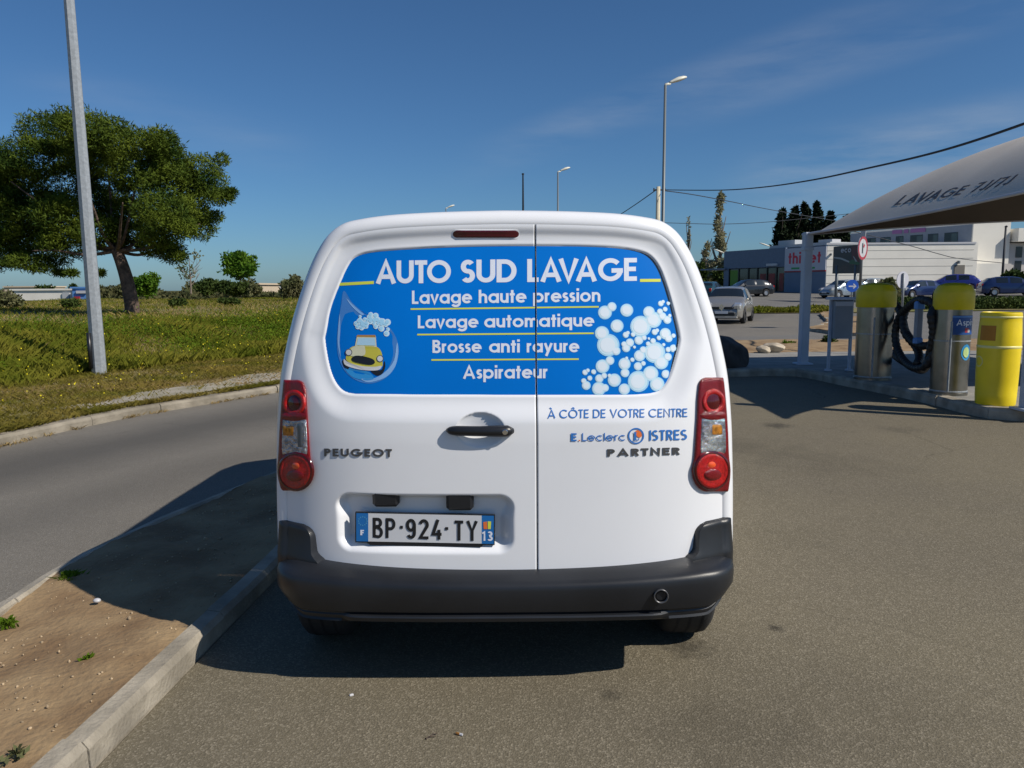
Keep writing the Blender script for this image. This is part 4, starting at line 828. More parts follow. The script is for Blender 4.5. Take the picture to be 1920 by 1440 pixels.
# ---- field on the left: verge, bank, plateau
def fz(X, Y):
    s = (kx(Y)-X)*.88
    z = .115+.46*sstep((s-4.2)/2.4)+.07*np.clip((s-7)/30, 0, 1)+.03*np.sin(X*1.3+Y*.7)*sstep((s-1)/2)+.06*np.sin(X*.35)*np.sin(Y*.31+1)*sstep((s-5)/4)
    z = z-1.0*sstep((Y-72)/18)-.10*np.exp(-((X+13.5)**2/14+(Y-19)**2/10))
    return z
gy = np.r_[np.arange(-4, 26, .35), np.arange(26, 60, 1.2), np.arange(60, 175, 5)]; gs = np.r_[.13, np.arange(.4, 9, .3), np.arange(9, 30, 1.1), np.arange(30, 190, 8)]
YYf, SSf = np.meshgrid(gy, gs, indexing='ij'); XXf = kx(YYf)-SSf/.88
r_ = np.random.default_rng(5); Zf = fz(XXf, YYf)+r_.normal(0, .012, XXf.shape)*(SSf > .5)
obj('field', np.stack([XXf, YYf, Zf], -1), gridf(len(gy), len(gs))[:, ::-1], MT['soil'], kind='structure', smooth=True)
pth = [(kx(y)-s_/.88, y) for y, s_ in zip(np.arange(9.0, 17, .5), .30+.1*np.sin(np.arange(16)*2.1))]+[(kx(y)-s_/.88, y) for y, s_ in zip(np.arange(16.5, 8.9, -.5), (1.5+.22*np.sin(np.arange(16)*1.7))*np.linspace(1, .45, 16)**.8)]
PATHM = mat('gravel_path', (.36, .32, .26), .95, col2=(.24, .22, .15), vscale=2.2, bump=.8, bscale=60, detail=8)
sheet('path', pth, .02, PATHM, .4, fz, .008)

def leaves(P, ln, wd, r, up=.0, flat=0.):
    n = len(P); d = r.normal(size=(n, 3)); d[:, 2] = d[:, 2]*(1-flat)+up; d /= np.linalg.norm(d, axis=1)[:, None]
    e = np.cross(d, r.normal(size=(n, 3))); e /= np.linalg.norm(e, axis=1)[:, None]+1e-9
    ln = np.broadcast_to(ln, (n,))[:, None]; wd = np.broadcast_to(wd, (n,))[:, None]
    V = np.stack([P, P+d*ln*.5+e*wd*.5, P+d*ln, P+d*ln*.5-e*wd*.5], 1).reshape(-1, 3)
    return V, np.arange(4*n).reshape(n, 4)
def blades(P, h, wd, r, lean=.35):
    n = len(P); a = r.uniform(0, 2*math.pi, n); e = np.stack([np.cos(a), np.sin(a), np.zeros(n)], 1); l = r.normal(0, lean, (n, 2))
    top = P+np.column_stack([l*h[:, None], h]); mid = P+np.column_stack([l*h[:, None]*.3, h*.55]); wd = np.broadcast_to(wd, (n,))[:, None]
    V = np.stack([P-e*wd/2, P+e*wd/2, mid+e*wd*.35, top], 1).reshape(-1, 3)
    return V, np.arange(4*n).reshape(n, 4)
def proj(P):
    P = np.asarray(P, float)-[0, 0, CAM_H]; z = P@f0; return 960+FPX*(P@RT)/z, 720-FPX*(P@UP)/z
def scatter(n, smin, smax, ymin, ymax, r, pw=1.0):
    Y = ymin+(ymax-ymin)*r.uniform(size=n)**pw; s = smin+(smax-smin)*r.uniform(size=n); X = kx(Y)-s/.88
    P = np.column_stack([X, Y, fz(X, Y)]); px, py = proj(P); k = (px > -260) & (px < 900) & (P[:, 1] > .5); return P[k], s[k]
gr = np.random.default_rng(11)
def clump(P, sc_, r): return .5+.5*np.sin(P[:, 0]*sc_+np.sin(P[:, 1]*sc_*.8)*1.7)*np.sin(P[:, 1]*sc_*.9+1.3)
P, s = scatter(150000, .05, 4.2, 6, 24, gr, 1.3); k = gr.uniform(size=len(P)) < .25+.75*clump(P, 1.9, gr)
inpath = (s > .15) & (s < 1.4) & (P[:, 1] > 9.2) & (s < 1.4*np.clip((P[:, 1]-8)/3.5, .4, 1)); k &= ~(inpath & (gr.uniform(size=len(P)) < .90)); P = P[k]
V, F = blades(P, gr.uniform(.02, .075, len(P)), .007, gr, .7); obj('verge_grass', V, F, MT['verge'], kind='stuff')
P, s = scatter(220000, 3.6, 8.0, 5, 34, gr, 1.2); c = clump(P, .9, gr); k = (gr.uniform(size=len(P)) < .3+.7*c) & ~((np.abs(P[:, 0]+6.75) < .55) & (P[:, 1] > 11.3) & (P[:, 1] < 13.2)); P = P[k]
V, F = blades(P, gr.uniform(.10, .34, len(P))*(.4+.9*clump(P, .9, gr)), .0055, gr, .5); obj('tall_grass', V, F, MT['grass'], kind='stuff')
P, s = scatter(15000, 4.4, 8.5, 7, 36, gr, 1.1); c = clump(P, .75, gr); k = gr.uniform(size=len(P)) < c**2.2*1.2; P = P[k]
Q = np.repeat(P, 26, 0)+gr.normal(0, 1, (len(P)*26, 3))*[.13, .13, .0]; Q[:, 2] += np.abs(gr.normal(0, .20, len(Q)))*np.repeat(gr.uniform(.4, 1.25, len(P)), 26); V, F = leaves(Q, gr.uniform(.03, .075, len(Q)), .022, gr, .5); obj('weeds', V, F, MT['weed'], kind='stuff')
P, s = scatter(120000, 7, 45, 7, 75, gr, 1.3); k = gr.uniform(size=len(P)) < .35+.65*clump(P, .4, gr); P = P[k]; dd = P[:, 1]/20
V, F = blades(P, gr.uniform(.06, .20, len(P)), .008+.007*dd, gr, .45); obj('meadow_grass', V, F, MT['grass'], kind='stuff')
P, s = scatter(60000, 2.0, 40, 7, 70, gr, 1.2); k = gr.uniform(size=len(P)) > .35+.5*clump(P, .5, gr); P = P[k]
V, F = blades(P, gr.uniform(.05, .22, len(P))*np.where(s[k] < 4, .35, 1), .004+.0035*P[:, 1]/15, gr, .5); obj('dry_grass', V, F, MT['straw'], kind='stuff')
P, s = scatter(90000, .3, 7.0, 5, 24, gr, 1.2); cl = clump(P, 1.1, gr)*clump(P[:, [1, 0, 2]], .55, gr); k = (cl > .34) & (gr.uniform(size=len(P)) < .8); P = P[k]
V, F = blades(P, gr.uniform(.015, .06, len(P)), .005, gr, 1.0); obj('dead_grass', V, F, MT['deadgrass'], kind='stuff')
P, s = scatter(2600, 1.2, 9, 7, 32, gr, 1.1); k = gr.uniform(size=len(P)) < clump(P, .6, gr); P = P[k]; P[:, 2] += gr.uniform(.10, .33, len(P))*np.where(s[k] < 3, .3, 1)
V, F = leaves(P, .026, .026, gr); obj('wildflowers', V, F, MT['flower'], kind='stuff')
Yk = gr.uniform(5.5, 12.5, 26); Yk = np.repeat(Yk, 24)+gr.normal(0, .05, 26*24); P = np.column_stack([kx(Yk)+np.abs(gr.normal(0, .03, len(Yk)))+.01, Yk, np.zeros(len(Yk))]); V, F = blades(P, gr.uniform(.012, .055, len(P)), .005, gr, .8); obj('gutter_weeds', V, F, MT['deadgrass'], kind='stuff')
Yk = gr.uniform(5.5, 12.5, 9000); Yk = Yk[gr.uniform(size=len(Yk)) < .5+.5*np.sin(Yk*5)*np.sin(Yk*1.7)]; P = np.column_stack([kx(Yk)-.10-np.abs(gr.normal(0, .05, len(Yk))), Yk, np.full(len(Yk), .115)]); V, F = blades(P, gr.uniform(.02, .07, len(P)), .007, gr, 1.0); obj('kerb_edge_grass', V, F, MT['verge'], kind='stuff')
# small weeds, stones and litter near the camera
def tuft(px, py, z, r0_, n, m, label, cat='weed'):
    c = G(np.array(float(px)), np.array(float(py)), z); r = np.random.default_rng(int(px)); P = np.repeat(c[None], n, 0)+np.column_stack([r.normal(0, r0_*.45, (n, 2)), np.zeros(n)])
    V, F = blades(P, r.uniform(.3, 1, n)*r0_*1.0, .007, r, .8); Q = c+np.column_stack([r.normal(0, r0_*.5, (n, 2)), np.abs(r.normal(0, r0_*.3, n))]); V2, F2 = leaves(Q, .03, .015, r)
    o = obj('weed_tuft', np.concatenate([V, V2]), np.concatenate([F, F2+len(V)]), MT[m], label=label, cat=cat, group='small weeds at the dirt strip')
tuft(131, 1087, .07, .050, 110, 'weed', 'green weed tuft growing against the far kerb at the edge of the van shadow')
tuft(12, 1170, .07, .032, 60, 'weed', 'small green weed by the far kerb at the picture edge')
tuft(166, 1237, .08, .016, 40, 'weed', 'tiny green weed in the middle of the sunlit dirt')
tuft(30, 1415, .08, .02, 30, 'leafgrey', 'tiny dull weed low in the near corner of the dirt')
r = np.random.default_rng(21); b = MB(); b2 = MB()
for i in range(900):
    t = r.uniform(); y = r.uniform(1.2, 7); xa, xb = np.interp(y, KF[:, 1], KF[:, 0])+.11, np.interp(y, KN[:, 1], KN[:, 0])-.13; x = xa+(xb-xa)*t; q = r.uniform(.002, .007)*(1 if i > 12 else 1.9)
    bm = bmesh.new(); bmesh.ops.create_icosphere(bm, subdivisions=1, radius=q); V = np.array([v.co[:] for v in bm.verts])*r.uniform(.6, 1.3, 3)+r.normal(0, q*.1, (len(bm.verts), 3)); F = [tuple(v.index for v in f.verts) for f in bm.faces]; bm.free()
    b.add((V+[x, y, float(dz(x, y))+q*.3], F))
build(b, 'gravel', MT['grit'], kind='stuff', smooth=True)
b = MB(); c = G(np.array(182.), np.array(1129.), .09); bm = bmesh.new(); bmesh.ops.create_icosphere(bm, subdivisions=2, radius=.018); V = np.array([v.co[:] for v in bm.verts])*[1, .8, .6]; F = [tuple(v.index for v in f.verts) for f in bm.faces]; bm.free()
obj('pebble', V+c+[0, 0, .008], F, MT['signwhite'], label='white pebble at the shadow edge on the dirt strip', cat='stone', smooth=True)
c = G(np.array(806.), np.array(1384.), .0); b = MB(); b.add(tube([c+[-.012, -.01, .004], c+[0, 0, .006], c+[.01, .012, .008], c+[.022, .02, .004]], .0016, 5)); b.add(tube([c+[0, 0, .006], c+[.02, .002, .006]], .0013, 5)); V, F = leaves(np.repeat((c+[-.008, -.008, .004])[None], 5, 0), .014, .008, r, .1); b.add((V, [tuple(f) for f in F]))
build(b, 'dead_twig', MT['bark'], label='small dry twig lying on the asphalt in front of the van', cat='twig')
c = G(np.array(861.), np.array(1379.), .0); b = MB(); b.add(tube([c+[-.011, .006, .005], c+[.002, 0, .005]], .0042, 8), 0); b.add(tube([c+[.002, 0, .005], c+[.012, -.004, .005]], .0042, 8), 1); V, F = b.out()
obj('cigarette_end', V, F, None, mats=[MT['amber'], MT['signwhite']], mi=b.M, label='orange cigarette end lying beside the twig on the asphalt', cat='litter')
c = G(np.array(659.), np.array(1304.), .0); V, F = cbox(c+[0, 0, .003], (.016, .010, .006), .002, .5); obj('paper_scrap', V, F, MT['signwhite'], label='tiny white scrap lying on the asphalt below the van shadow', cat='litter')

# ================================================================ TREES
def trunk_mb(b, pts, r0_, r1_, n=9):
    P = catmull(pts, 5); b.add(tube(P, np.linspace(r0_, r1_, len(P)), n))
def tree_parts(root, blobs, m, n_per, ln, wd, r, shell=.55, up=.15, name='crown'):
    Ps = []
    for (c, rad, k) in blobs:
        n = int(n_per*k); d = r.normal(size=(n, 3)); d /= np.linalg.norm(d, axis=1)[:, None]
        q = shell+(1-shell)*r.uniform(size=n)**.6; q *= 1+.18*np.sin(d[:, 0]*5+d[:, 2]*7+c[0])*np.cos(d[:, 1]*6+c[2]*3)
        Ps.append(np.asarray(c)+d*q[:, None]*np.asarray(rad))
    P = np.concatenate(Ps); V, F = leaves(P, r.uniform(.6, 1.25, len(P))*ln, wd, r, up); return obj(name, V, F, m, root)
# stone pine
tr = np.random.default_rng(31); YT = 30.0
tb = at(247, 588, YT); root = thing('pine_tree', tb, 'broad round-topped pine with a leaning dark trunk in the field', 'tree')
TP = lambda px, py, dy=0: at(px, py, YT+dy)
b = MB(); trunk_mb(b, [TP(249, 590)-[0, 0, .15], TP(247, 570), TP(238, 525), TP(227, 490), TP(218, 468)], .29, .20)
tips = [(60, 400, 1.5), (150, 330, -1.5), (200, 290, 1), (260, 330, -1), (320, 380, 1.0), (375, 420, -1.2), (330, 470, .5), (60, 470, -1), (130, 420, 2), (280, 420, 2.2), (230, 380, -2), (20, 340, 0), (200, 400, 0)]
for (x, y, dy) in tips: trunk_mb(b, [TP(219, 470), TP(219+(x-219)*.35, 470+(y-470)*.25+8, dy*.3), TP(219+(x-219)*.7, 470+(y-470)*.65, dy*.7), TP(x, y, dy)], .085, .02, 6)
build(b, 'trunk', MT['bark'], root, smooth=True)
pb = [(95, 250, 50, 36), (60, 300, 55, 40), (20, 320, 45, 40), (-30, 350, 60, 60), (150, 245, 55, 35), (205, 260, 50, 38), (180, 300, 52, 38), (265, 275, 42, 30), (300, 270, 35, 28), (320, 300, 30, 30), (250, 320, 50, 36), (300, 345, 45, 36), (378, 318, 34, 28), (395, 345, 30, 30), (360, 355, 30, 26), (412, 372, 22, 14), (425, 366, 14, 10), (433, 360, 9, 6), (350, 400, 45, 36), (375, 425, 28, 26), (310, 400, 50, 36), (255, 400, 55, 36), (200, 385, 50, 34), (120, 345, 50, 38), (60, 385, 55, 40), (10, 410, 60, 50), (120, 405, 55, 40), (60, 445, 58, 34), (-20, 470, 60, 40), (130, 455, 50, 30), (180, 435, 40, 28), (240, 440, 45, 28), (300, 440, 38, 24), (320, 472, 28, 22), (335, 482, 16, 10), (45, 492, 34, 14), (78, 503, 22, 8), (20, 480, 40, 22), (100, 490, 28, 12), (112, 512, 8, 5), (135, 512, 8, 5), (188, 512, 5, 4), (280, 470, 14, 12)]
blobs = []
for (x, y, rx, ry) in pb:
    dy = tr.uniform(-2.2, 2.2)*(1 if rx > 30 else .4); c = TP(x, y, dy); k = YT/FPX; blobs.append((c, (rx*k, min(rx*k*1.5, 1.6), ry*k), max(.15, rx*ry/1700)))
    for _ in range(3 if rx > 25 else 0):
        o = np.clip(tr.normal(size=3), -1.15, 1.15)*[rx*k*.75, .5, ry*k*.7]; blobs.append((c+o, (rx*k*.38, .45, ry*k*.42), .22*rx*ry/1700))
tree_parts(root, blobs, MT['pine'], 2900, .19, .040, tr, .60, .3)
def simple_tree(name, px, base, top, wpx, Y, label, m, kind='round', leafn=2600, ln=.3, group=None, tm='bark', seed=0, cat='tree', trunk=True, bl=None):
    r = np.random.default_rng(int(px*7+seed)); p0 = at(px, base, Y); p1 = at(px, top, Y); H = p1[2]-p0[2]; W = wpx/FPX*Y; root = thing(name, p0, label, cat, group)
    blobs = []
    if kind == 'round':
        for i in range(22):
            a = r.uniform(0, 6.28); q = r.uniform(.10, .42); k_ = r.uniform(.08, .19); blobs.append((p0+[math.cos(a)*W*q, math.sin(a)*W*q, H*r.uniform(.36, .93)], (W*k_, W*k_, H*k_*.75), (k_/.16)**2))
        blobs.append((p0+[0, 0, H*.82], (W*.25, W*.25, H*.17), 1.2)); blobs.append((p0+[0, 0, H*.6], (W*.4, W*.35, H*.22), 1.2))
    elif kind == 'bush':
        for i in range(10):
            a = r.uniform(0, 6.28); q = r.uniform(.1, .36); hh = r.uniform(.2, .75); blobs.append((p0+[math.cos(a)*W*q, math.sin(a)*W*q*.6, H*hh], (W*.2, W*.18, H*.26), 1))
    elif kind == 'column':
        for i in range(13):
            t = (i+.5)/13; ww = W*(.42*math.sin(math.pi*min(1, t*.8+.2))**.8)*(1.05-t*.5); blobs.append((p0+[r.normal(0, W*.05), r.normal(0, W*.05), H*(.04+.93*t)], (ww, ww, H*.06), 1))
    elif kind == 'poplar':
        for i in range(20):
            t = r.uniform(.08, 1); ww = W*(.12+.20*(1-t)); a = r.uniform(0, 6.28); o = W*.26*(1-t)+W*.03; blobs.append((p0+[math.cos(a)*o, math.sin(a)*o, H*t*.97], (ww*.5, ww*.5, H*.055), .5+.6*(1-t)))
    elif kind == 'sparse':
        for i in range(9):
            blobs.append((p0+[r.normal(0, W*.25), r.normal(0, W*.25), H*r.uniform(.35, .98)], (W*.13, W*.13, H*.1), .25))
    if trunk:
        b = MB(); trunk_mb(b, [p0-[0, 0, .2], p0+[.01*H, 0, H*.3], p0+[0, .01*H, H*.6], p0+[0, 0, H*.92]], max(.03, H*.022), .02)
        for i in range(10 if kind in ('sparse', 'poplar') else 6):
            z = r.uniform(.15, .6)*H; a = r.uniform(0, 6.28); q = W*r.uniform(.2, .42); up = r.uniform(.15, .35)*H; trunk_mb(b, [p0+[0, 0, z], p0+[math.cos(a)*q*.6, math.sin(a)*q*.6, z+up*.5], p0+[math.cos(a)*q, math.sin(a)*q, z+up]], H*.009, H*.003, 5)
            if kind == 'sparse':
                for _ in range(3): a2 = a+r.normal(0, .6); z2 = z+up*.5; trunk_mb(b, [p0+[math.cos(a)*q*.6, math.sin(a)*q*.6, z2], p0+[math.cos(a2)*q*.9, math.sin(a2)*q*.9, z2+up*.5]], H*.005, H*.002, 4)
        build(b, 'trunk', MT[tm], root, smooth=True)
    tree_parts(root, blobs, MT[m], leafn/len(blobs)*1.0, ln, ln*.5, r, .5, .2)
    return root
GF = 'trees and bushes at the far side of the field'
simple_tree('shrub', 275, 556, 511, 56, 52, 'bright green leafy shrub just right of the pine trunk', 'leaf', 'bush', 2600, .26, GF, cat='shrub')
simple_tree('bare_tree', 358, 548, 474, 62, 70, 'nearly leafless grey tree between the green shrub and the round tree', 'leafgrey', 'sparse', 700, .3, GF, 'twig')
simple_tree('round_tree', 451, 552, 474, 92, 75, 'round bright green tree standing above the bushes in the field', 'leaf', 'round', 5200, .36, GF)
simple_tree('bush', 396, 553, 523, 70, 68, 'dark green low bush below the round tree on its near side', 'leafdark', 'bush', 2600, .3, GF, cat='bush', trunk=False)
simple_tree('bush', 436, 554, 526, 70, 66, 'olive green bush right under the round tree', 'leafdark', 'bush', 2600, .3, GF, cat='bush', trunk=False, seed=2)
simple_tree('bush', 480, 553, 533, 30, 66, 'small pale bush beside the distant white shed', 'leafgrey', 'bush', 900, .25, GF, cat='bush', trunk=False)
simple_tree('bush', 548, 556, 516, 54, 60, 'grey green bush partly hidden by the van roof pillar', 'leafgrey', 'bush', 2600, .26, GF, cat='bush')
simple_tree('bush', 10, 585, 540, 75, 40, 'dull green bush at the picture edge left of the long white building', 'leafgrey', 'bush', 2600, .2, GF, cat='bush')
simple_tree('bush', 132, 582, 562, 40, 40, 'dark low bush in front of the blue shop', 'leafdark', 'bush', 1300, .18, GF, cat='bush', trunk=False)
simple_tree('bush', 335, 575, 560, 42, 42, 'low dark bush in the meadow right of the pine', 'leafdark', 'bush', 900, .15, GF, cat='bush', trunk=False)
simple_tree('bush', 430, 574, 559, 46, 42, 'low dark bush in the meadow below the round tree', 'leafdark', 'bush', 900, .15, GF, cat='bush', trunk=False)
simple_tree('bush', 205, 560, 536, 60, 95, 'dark scrub bush between the lamp post and the pine trunk', 'farveg', 'bush', 1500, .4, GF, cat='bush', trunk=False)
for i, (px, t_, w_) in enumerate(((82, 536, 34), (140, 534, 18))):
    simple_tree('far_tree', px, 548, t_, w_, 175, ('dark tree crown behind the long white roof, the wider one', 'small dark tree crown behind the blue shop')[i], 'leafdark', 'bush', 700, .7, GF, cat='tree')
fr = np.random.default_rng(77); n = 42000; px = fr.uniform(-60, 1340, n); Yv = np.where(px < 180, fr.uniform(200, 260, n), fr.uniform(88, 175, n)); top = np.where(px < 180, 1.0, 1.0)*(1.5+1.1*np.sin(px*.045)*np.sin(px*.013+1)+.7*np.sin(px*.11))
P = np.array([at(x, 548, y) for x, y in zip(px, Yv)]); P[:, 2] = .1+fr.uniform(0, 1, n)*np.maximum(top, .8); V, F = leaves(P, .62, .36, fr); obj('far_scrub', V, F, MT['farveg'], kind='stuff')
# right-hand trees
GP = 'poplars left of the frozen food shop'
simple_tree('poplar', 1347, 540, 358, 62, 105, 'tall thin poplar standing behind the left end of the shop', 'poplar', 'poplar', 5600, .42, GP, 'twig')
simple_tree('poplar', 1322, 540, 445, 38, 118, 'shorter poplar just left of the tall poplar', 'poplar', 'poplar', 2600, .5, GP, 'twig', seed=3)
simple_tree('poplar', 1289, 540, 400, 14, 112, 'spindly nearly bare poplar next to the van roof edge', 'poplar', 'poplar', 600, .35, GP, 'twig', seed=4)
simple_tree('round_tree', 1308, 545, 492, 36, 100, 'dark green rounded tree below the poplars beside the van', 'leafdark', 'round', 2600, .5, cat='tree')
simple_tree('round_tree', 1352, 546, 506, 40, 98, 'dark bushy tree at the foot of the tall poplar', 'leafdark', 'round', 2200, .5, cat='tree')
GC = 'dark cypresses behind the shop roof'
for px, t_, w_, lb in ((1463, 392, 26, 'leftmost broad dark cypress behind the shop roof'), (1484, 388, 30, 'second dark cypress from the left behind the shop roof'), (1505, 381, 24, 'tall pointed dark cypress in the middle of the row'), (1527, 381, 25, 'tall dark cypress standing slightly apart, right of the middle'), (1552, 398, 26, 'dark cypress half hidden by the canopy corner'), (1578, 405, 28, 'dark cypress behind the canopy, furthest right')):
    simple_tree('cypress', px, 520, t_, w_*2.2, 100, lb, 'cypress', 'column', 3600, .55, GC, cat='tree')

# ================================================================ STREET FURNITURE
def lamp_head(mb, tip, d, L_=.75, wd=.30):
    d = np.array(d, float); d /= np.linalg.norm(d); e = np.cross(d, [0, 0, 1]); e /= np.linalg.norm(e); u = np.cross(e, d); V = []; n = 12; a = np.arange(n)*2*math.pi/n
    for t, w_, h_ in ((0, .05, .05), (.12, .07, .06), (.3, .13, .085), (.55, wd*.5, .11), (.8, wd*.45, .09), (.95, wd*.25, .05), (1, .02, .01)):
        V.append(np.array(tip)+d*L_*t+np.cos(a)[:, None]*e*w_+np.where(np.sin(a) > 0, np.sin(a)*h_, np.sin(a)*h_*.5)[:, None]*u)
    V = np.concatenate(V); F = [(i*n+j, i*n+(j+1) % n, (i+1)*n+(j+1) % n, (i+1)*n+j) for i in range(6) for j in range(n)]+[tuple(range(n-1, -1, -1)), tuple(6*n+j for j in range(n))]; mb.add((V, F))
def lamp(px, pytop, Y, label, dirx=1, zb=0., group='street lamps along the road', sc_=1.0):
    t = at(px, pytop, Y); base = np.array([t[0], Y, zb]); root = thing('street_lamp', base, label, 'street lamp', group)
    b = MB(); b.add(lathe([(.085, 0), (.085, 1.2), (.07, 1.25), (.045, t[2]-zb)], 12, base)); build(b, 'pole', MT['polegrey'], root, smooth=True)
    b = MB(); d = np.array([dirx*.93, .25, .34]); b.add(tube([t-[0, 0, .1], t+[0, 0, .03], t+d*.2], .045, 8)); build(b, 'bracket', MT['lampwhite'], root, smooth=True)
    b = MB(); lamp_head(b, t+d*.15+[0, 0, .03], d, .72*sc_, .32*sc_); build(b, 'lamp_head', MT['lampwhite'], root, smooth=True)
lamp(1247.5, 160, 28, 'tall grey street lamp with pale head rising behind the van right shoulder')
lamp(1046, 323, 50, 'mid distance street lamp showing above the van roof', zb=0)
lamp(836, 391, 72, 'distant street lamp of which only the pale head shows above the van roof', zb=.3)
lamp(1362, 476, 92, 'low street lamp with a long pale arm before the tall poplar', -1, .8, sc_=2.0); lamp(1448, 464, 92, 'low street lamp with a pale arm above the shop roof', -1, .8, sc_=2.0)
# the galvanised post on the left
pb0 = at(187, 705, 13.05); pb0[2] = .12; pt = at(129.5, 0, 13.05); dirp = (pt-pb0)/np.linalg.norm(pt-pb0); ptop = pb0+dirp*9.2
root = thing('lamp_post', pb0, 'galvanised octagonal lamp post leaning slightly beside the road, top out of view', 'lamp post')
V, F = tube([pb0-dirp*.2, ptop], [.122, .062], 8); obj('pole', V, F, MT['galv'], root)
V, F = tube([pb0+dirp*.10+[-.075, -.105, 0], pb0+dirp*.70+[-.075, -.105, 0]], .036, 8); obj('cable_cover', V, F, MT['black'], root, smooth=True)
b = MB(); lamp_head(b, ptop, (1, 0, .2), .8, .32); build(b, 'lamp_head', MT['lampwhite'], root, smooth=True)
# power pole and cables
t = at(1234.5, 350, 50); root = thing('utility_pole', (t[0], 50, 0), 'pale concrete utility pole carrying cables beside the tall street lamp', 'utility pole')
b = MB(); b.add(tube([(t[0], 50, -.1), t], [.20, .125], 8)); build(b, 'pole', MT['polecon'], root, smooth=True)
b = MB(); q = at(1238, 356, 50); b.add(tube([q-[.45, 0, 0], q+[.35, 0, 0]], .05, 6)); b.add(tube([q-[.4, 0, .1], q-[.4, 0, -.12]], .04, 6)); b.add(tube([q+[.3, 0, -.1], q+[.3, 0, .12]], .04, 6)); build(b, 'cross_arm', MT['cable'], root)
def cable(pts, Ys, r_c, label, end=None):
    P = np.array([at(x, y, Y) for (x, y), Y in zip(pts, Ys)]); P = np.vstack([P, end]) if end else P; P = catmull(P, 8); V, F = tube(P, r_c, 6); obj('power_cable', V, F, MT['cable'], label=label, cat='cable', group='overhead cables', smooth=True)
cable([(1244, 356), (1350, 356.5), (1430, 351), (1520, 338), (1620, 317), (1760, 284), (1920, 232), (2060, 175)], [50, 43, 37, 30, 25, 20, 16.5, 14.5], .030, 'thick dark cable sweeping up from the utility pole to the picture edge', [(16.5, 9.5, 7.2), (24, 1, 9.4), (38, -14, 11)])
cable([(1229, 357), (1195, 381), (1160, 404), (1120, 428)], [50, 56, 64, 75], .03, 'dark cable running down from the utility pole behind the van roof')
cable([(1242, 357), (1300, 365), (1370, 378), (1450, 394), (1600, 420)], [50, 58, 66, 78, 98], .034, 'thin cable falling from the utility pole towards the cypresses')
cable([(1200, 416), (1290, 419), (1360, 420), (1455, 415), (1600, 400)], [90, 90, 90, 90, 90], .035, 'level thin cable crossing behind the tall poplar')
cable([(1560, 424), (1700, 459), (1760, 476), (1800, 485), (1880, 493)], [60, 62, 64, 65, 66], .03, 'thin sagging cable in front of the white building')

# ================================================================ WASH STATION
LCAN = 6.45; P1 = G(np.array(1505.), np.array(683.), .13); P2 = G(np.array(1925.), np.array(769.), .13)
CA = np.array([P1[0]-.05, P1[1]+.12]); ed = np.array([P2[0]-P1[0], P2[1]-P1[1]]); ed /= np.linalg.norm(ed); CB = CA+ed*LCAN; pe = np.array([-ed[1], ed[0]]); pe = pe if pe[0] > 0 else -pe; CD = CA+pe*6.4; CC = CB+pe*6.4
def canopy_pt(u, v):                        # u: left edge 0 .. right edge 1, v: far 0 .. near 1
    u = np.asarray(u, float); v = np.asarray(v, float); sc1 = .22*np.sin(np.pi*v)*(1-u*2); sc2 = np.sin(np.pi*u)**.8*np.where(v < .5, .22*(1-2*v), 1.5*(1-2*v))
    xy = CA+np.multiply.outer(u, pe*6.4)+np.multiply.outer(v, ed*LCAN)+np.multiply.outer(sc1, pe)+np.multiply.outer(sc2, ed)
    a, b_ = np.minimum(u, 1-u)*2, np.minimum(v, 1-v)*2; fa = 1-(1-a)**2.0; fb = 1-(1-b_)**2.0; k = 7.
    m_ = np.clip(-np.log(np.exp(-k*fa)+np.exp(-k*fb))/k, 0, 1)
    z = ZE0+(ZE1-ZE0)*v+.05*np.sin(np.pi*u)*(1-b_)+1.38*m_+.30*u*(1-v)
    return np.concatenate([xy, z[..., None]], -1)
_v = np.linspace(0, 1, 200); ZE0 = float(at(1509, 440, CA[1])[2]); ZE1 = ZE0
_e = canopy_pt(_v*0, _v); _i = int(np.argmin(abs(proj(_e)[0]-1912))); ZE1 = ZE0+(float(at(1912, 362, _e[_i, 1])[2])-ZE0)/_v[_i]
can = thing('wash_canopy', (*((CA+CC)/2), 2.6), 'pale tent-shaped fabric canopy over the vacuum stands with dark lettering on its slope', 'canopy')
uu, vv = np.meshgrid(np.linspace(0, 1, 160), np.linspace(0, 1, 160), indexing='ij'); V = canopy_pt(uu, vv)
obj('membrane', V.reshape(-1, 3), gridf(160, 160), MT['membrane'], can, smooth=True)
obj('underside_shade', V.reshape(-1, 3)-[0, 0, .012], gridf(160, 160), MT['underside_shade'], can, smooth=True)  # dark sheet standing in for the shade under the membrane
for e_, (fu, fv) in enumerate(((lambda t: t*0, lambda t: t), (lambda t: t*0+1, lambda t: t), (lambda t: t, lambda t: t*0), (lambda t: t, lambda t: t*0+1))):
    t = np.linspace(0, 1, 30); V, F = tube(canopy_pt(fu(t), fv(t)), .022, 6); obj('edge_rope', V, F, MT['signgrey'], can, smooth=True)
px_, py_ = proj(canopy_pt(uu, vv).reshape(-1, 3))
gu, gv = np.meshgrid(np.linspace(0.005, .15, 120), np.linspace(0.02, .98, 700), indexing='ij'); gp = proj(canopy_pt(gu, gv).reshape(-1, 3))
def cuv(x, y): i = int(np.argmin((gp[0]-x)**2+(gp[1]-y)**2)); return np.array([gu.ravel()[i], gv.ravel()[i]])
V, F, wd = text2d('LAVAGE 7J/7J', .15, .12, .8, .5, 8)
tx = 1676+(1889-1676)*V[:, 0]/wd+V[:, 1]*21; ty2 = 385.5-(385.5-346)*(V[:, 0]/wd)-V[:, 1]*19+3.0*np.sin(np.pi*V[:, 0]/wd)
UV = np.array([cuv(x, y) for x, y in zip(tx, ty2)]); hh = 1e-4
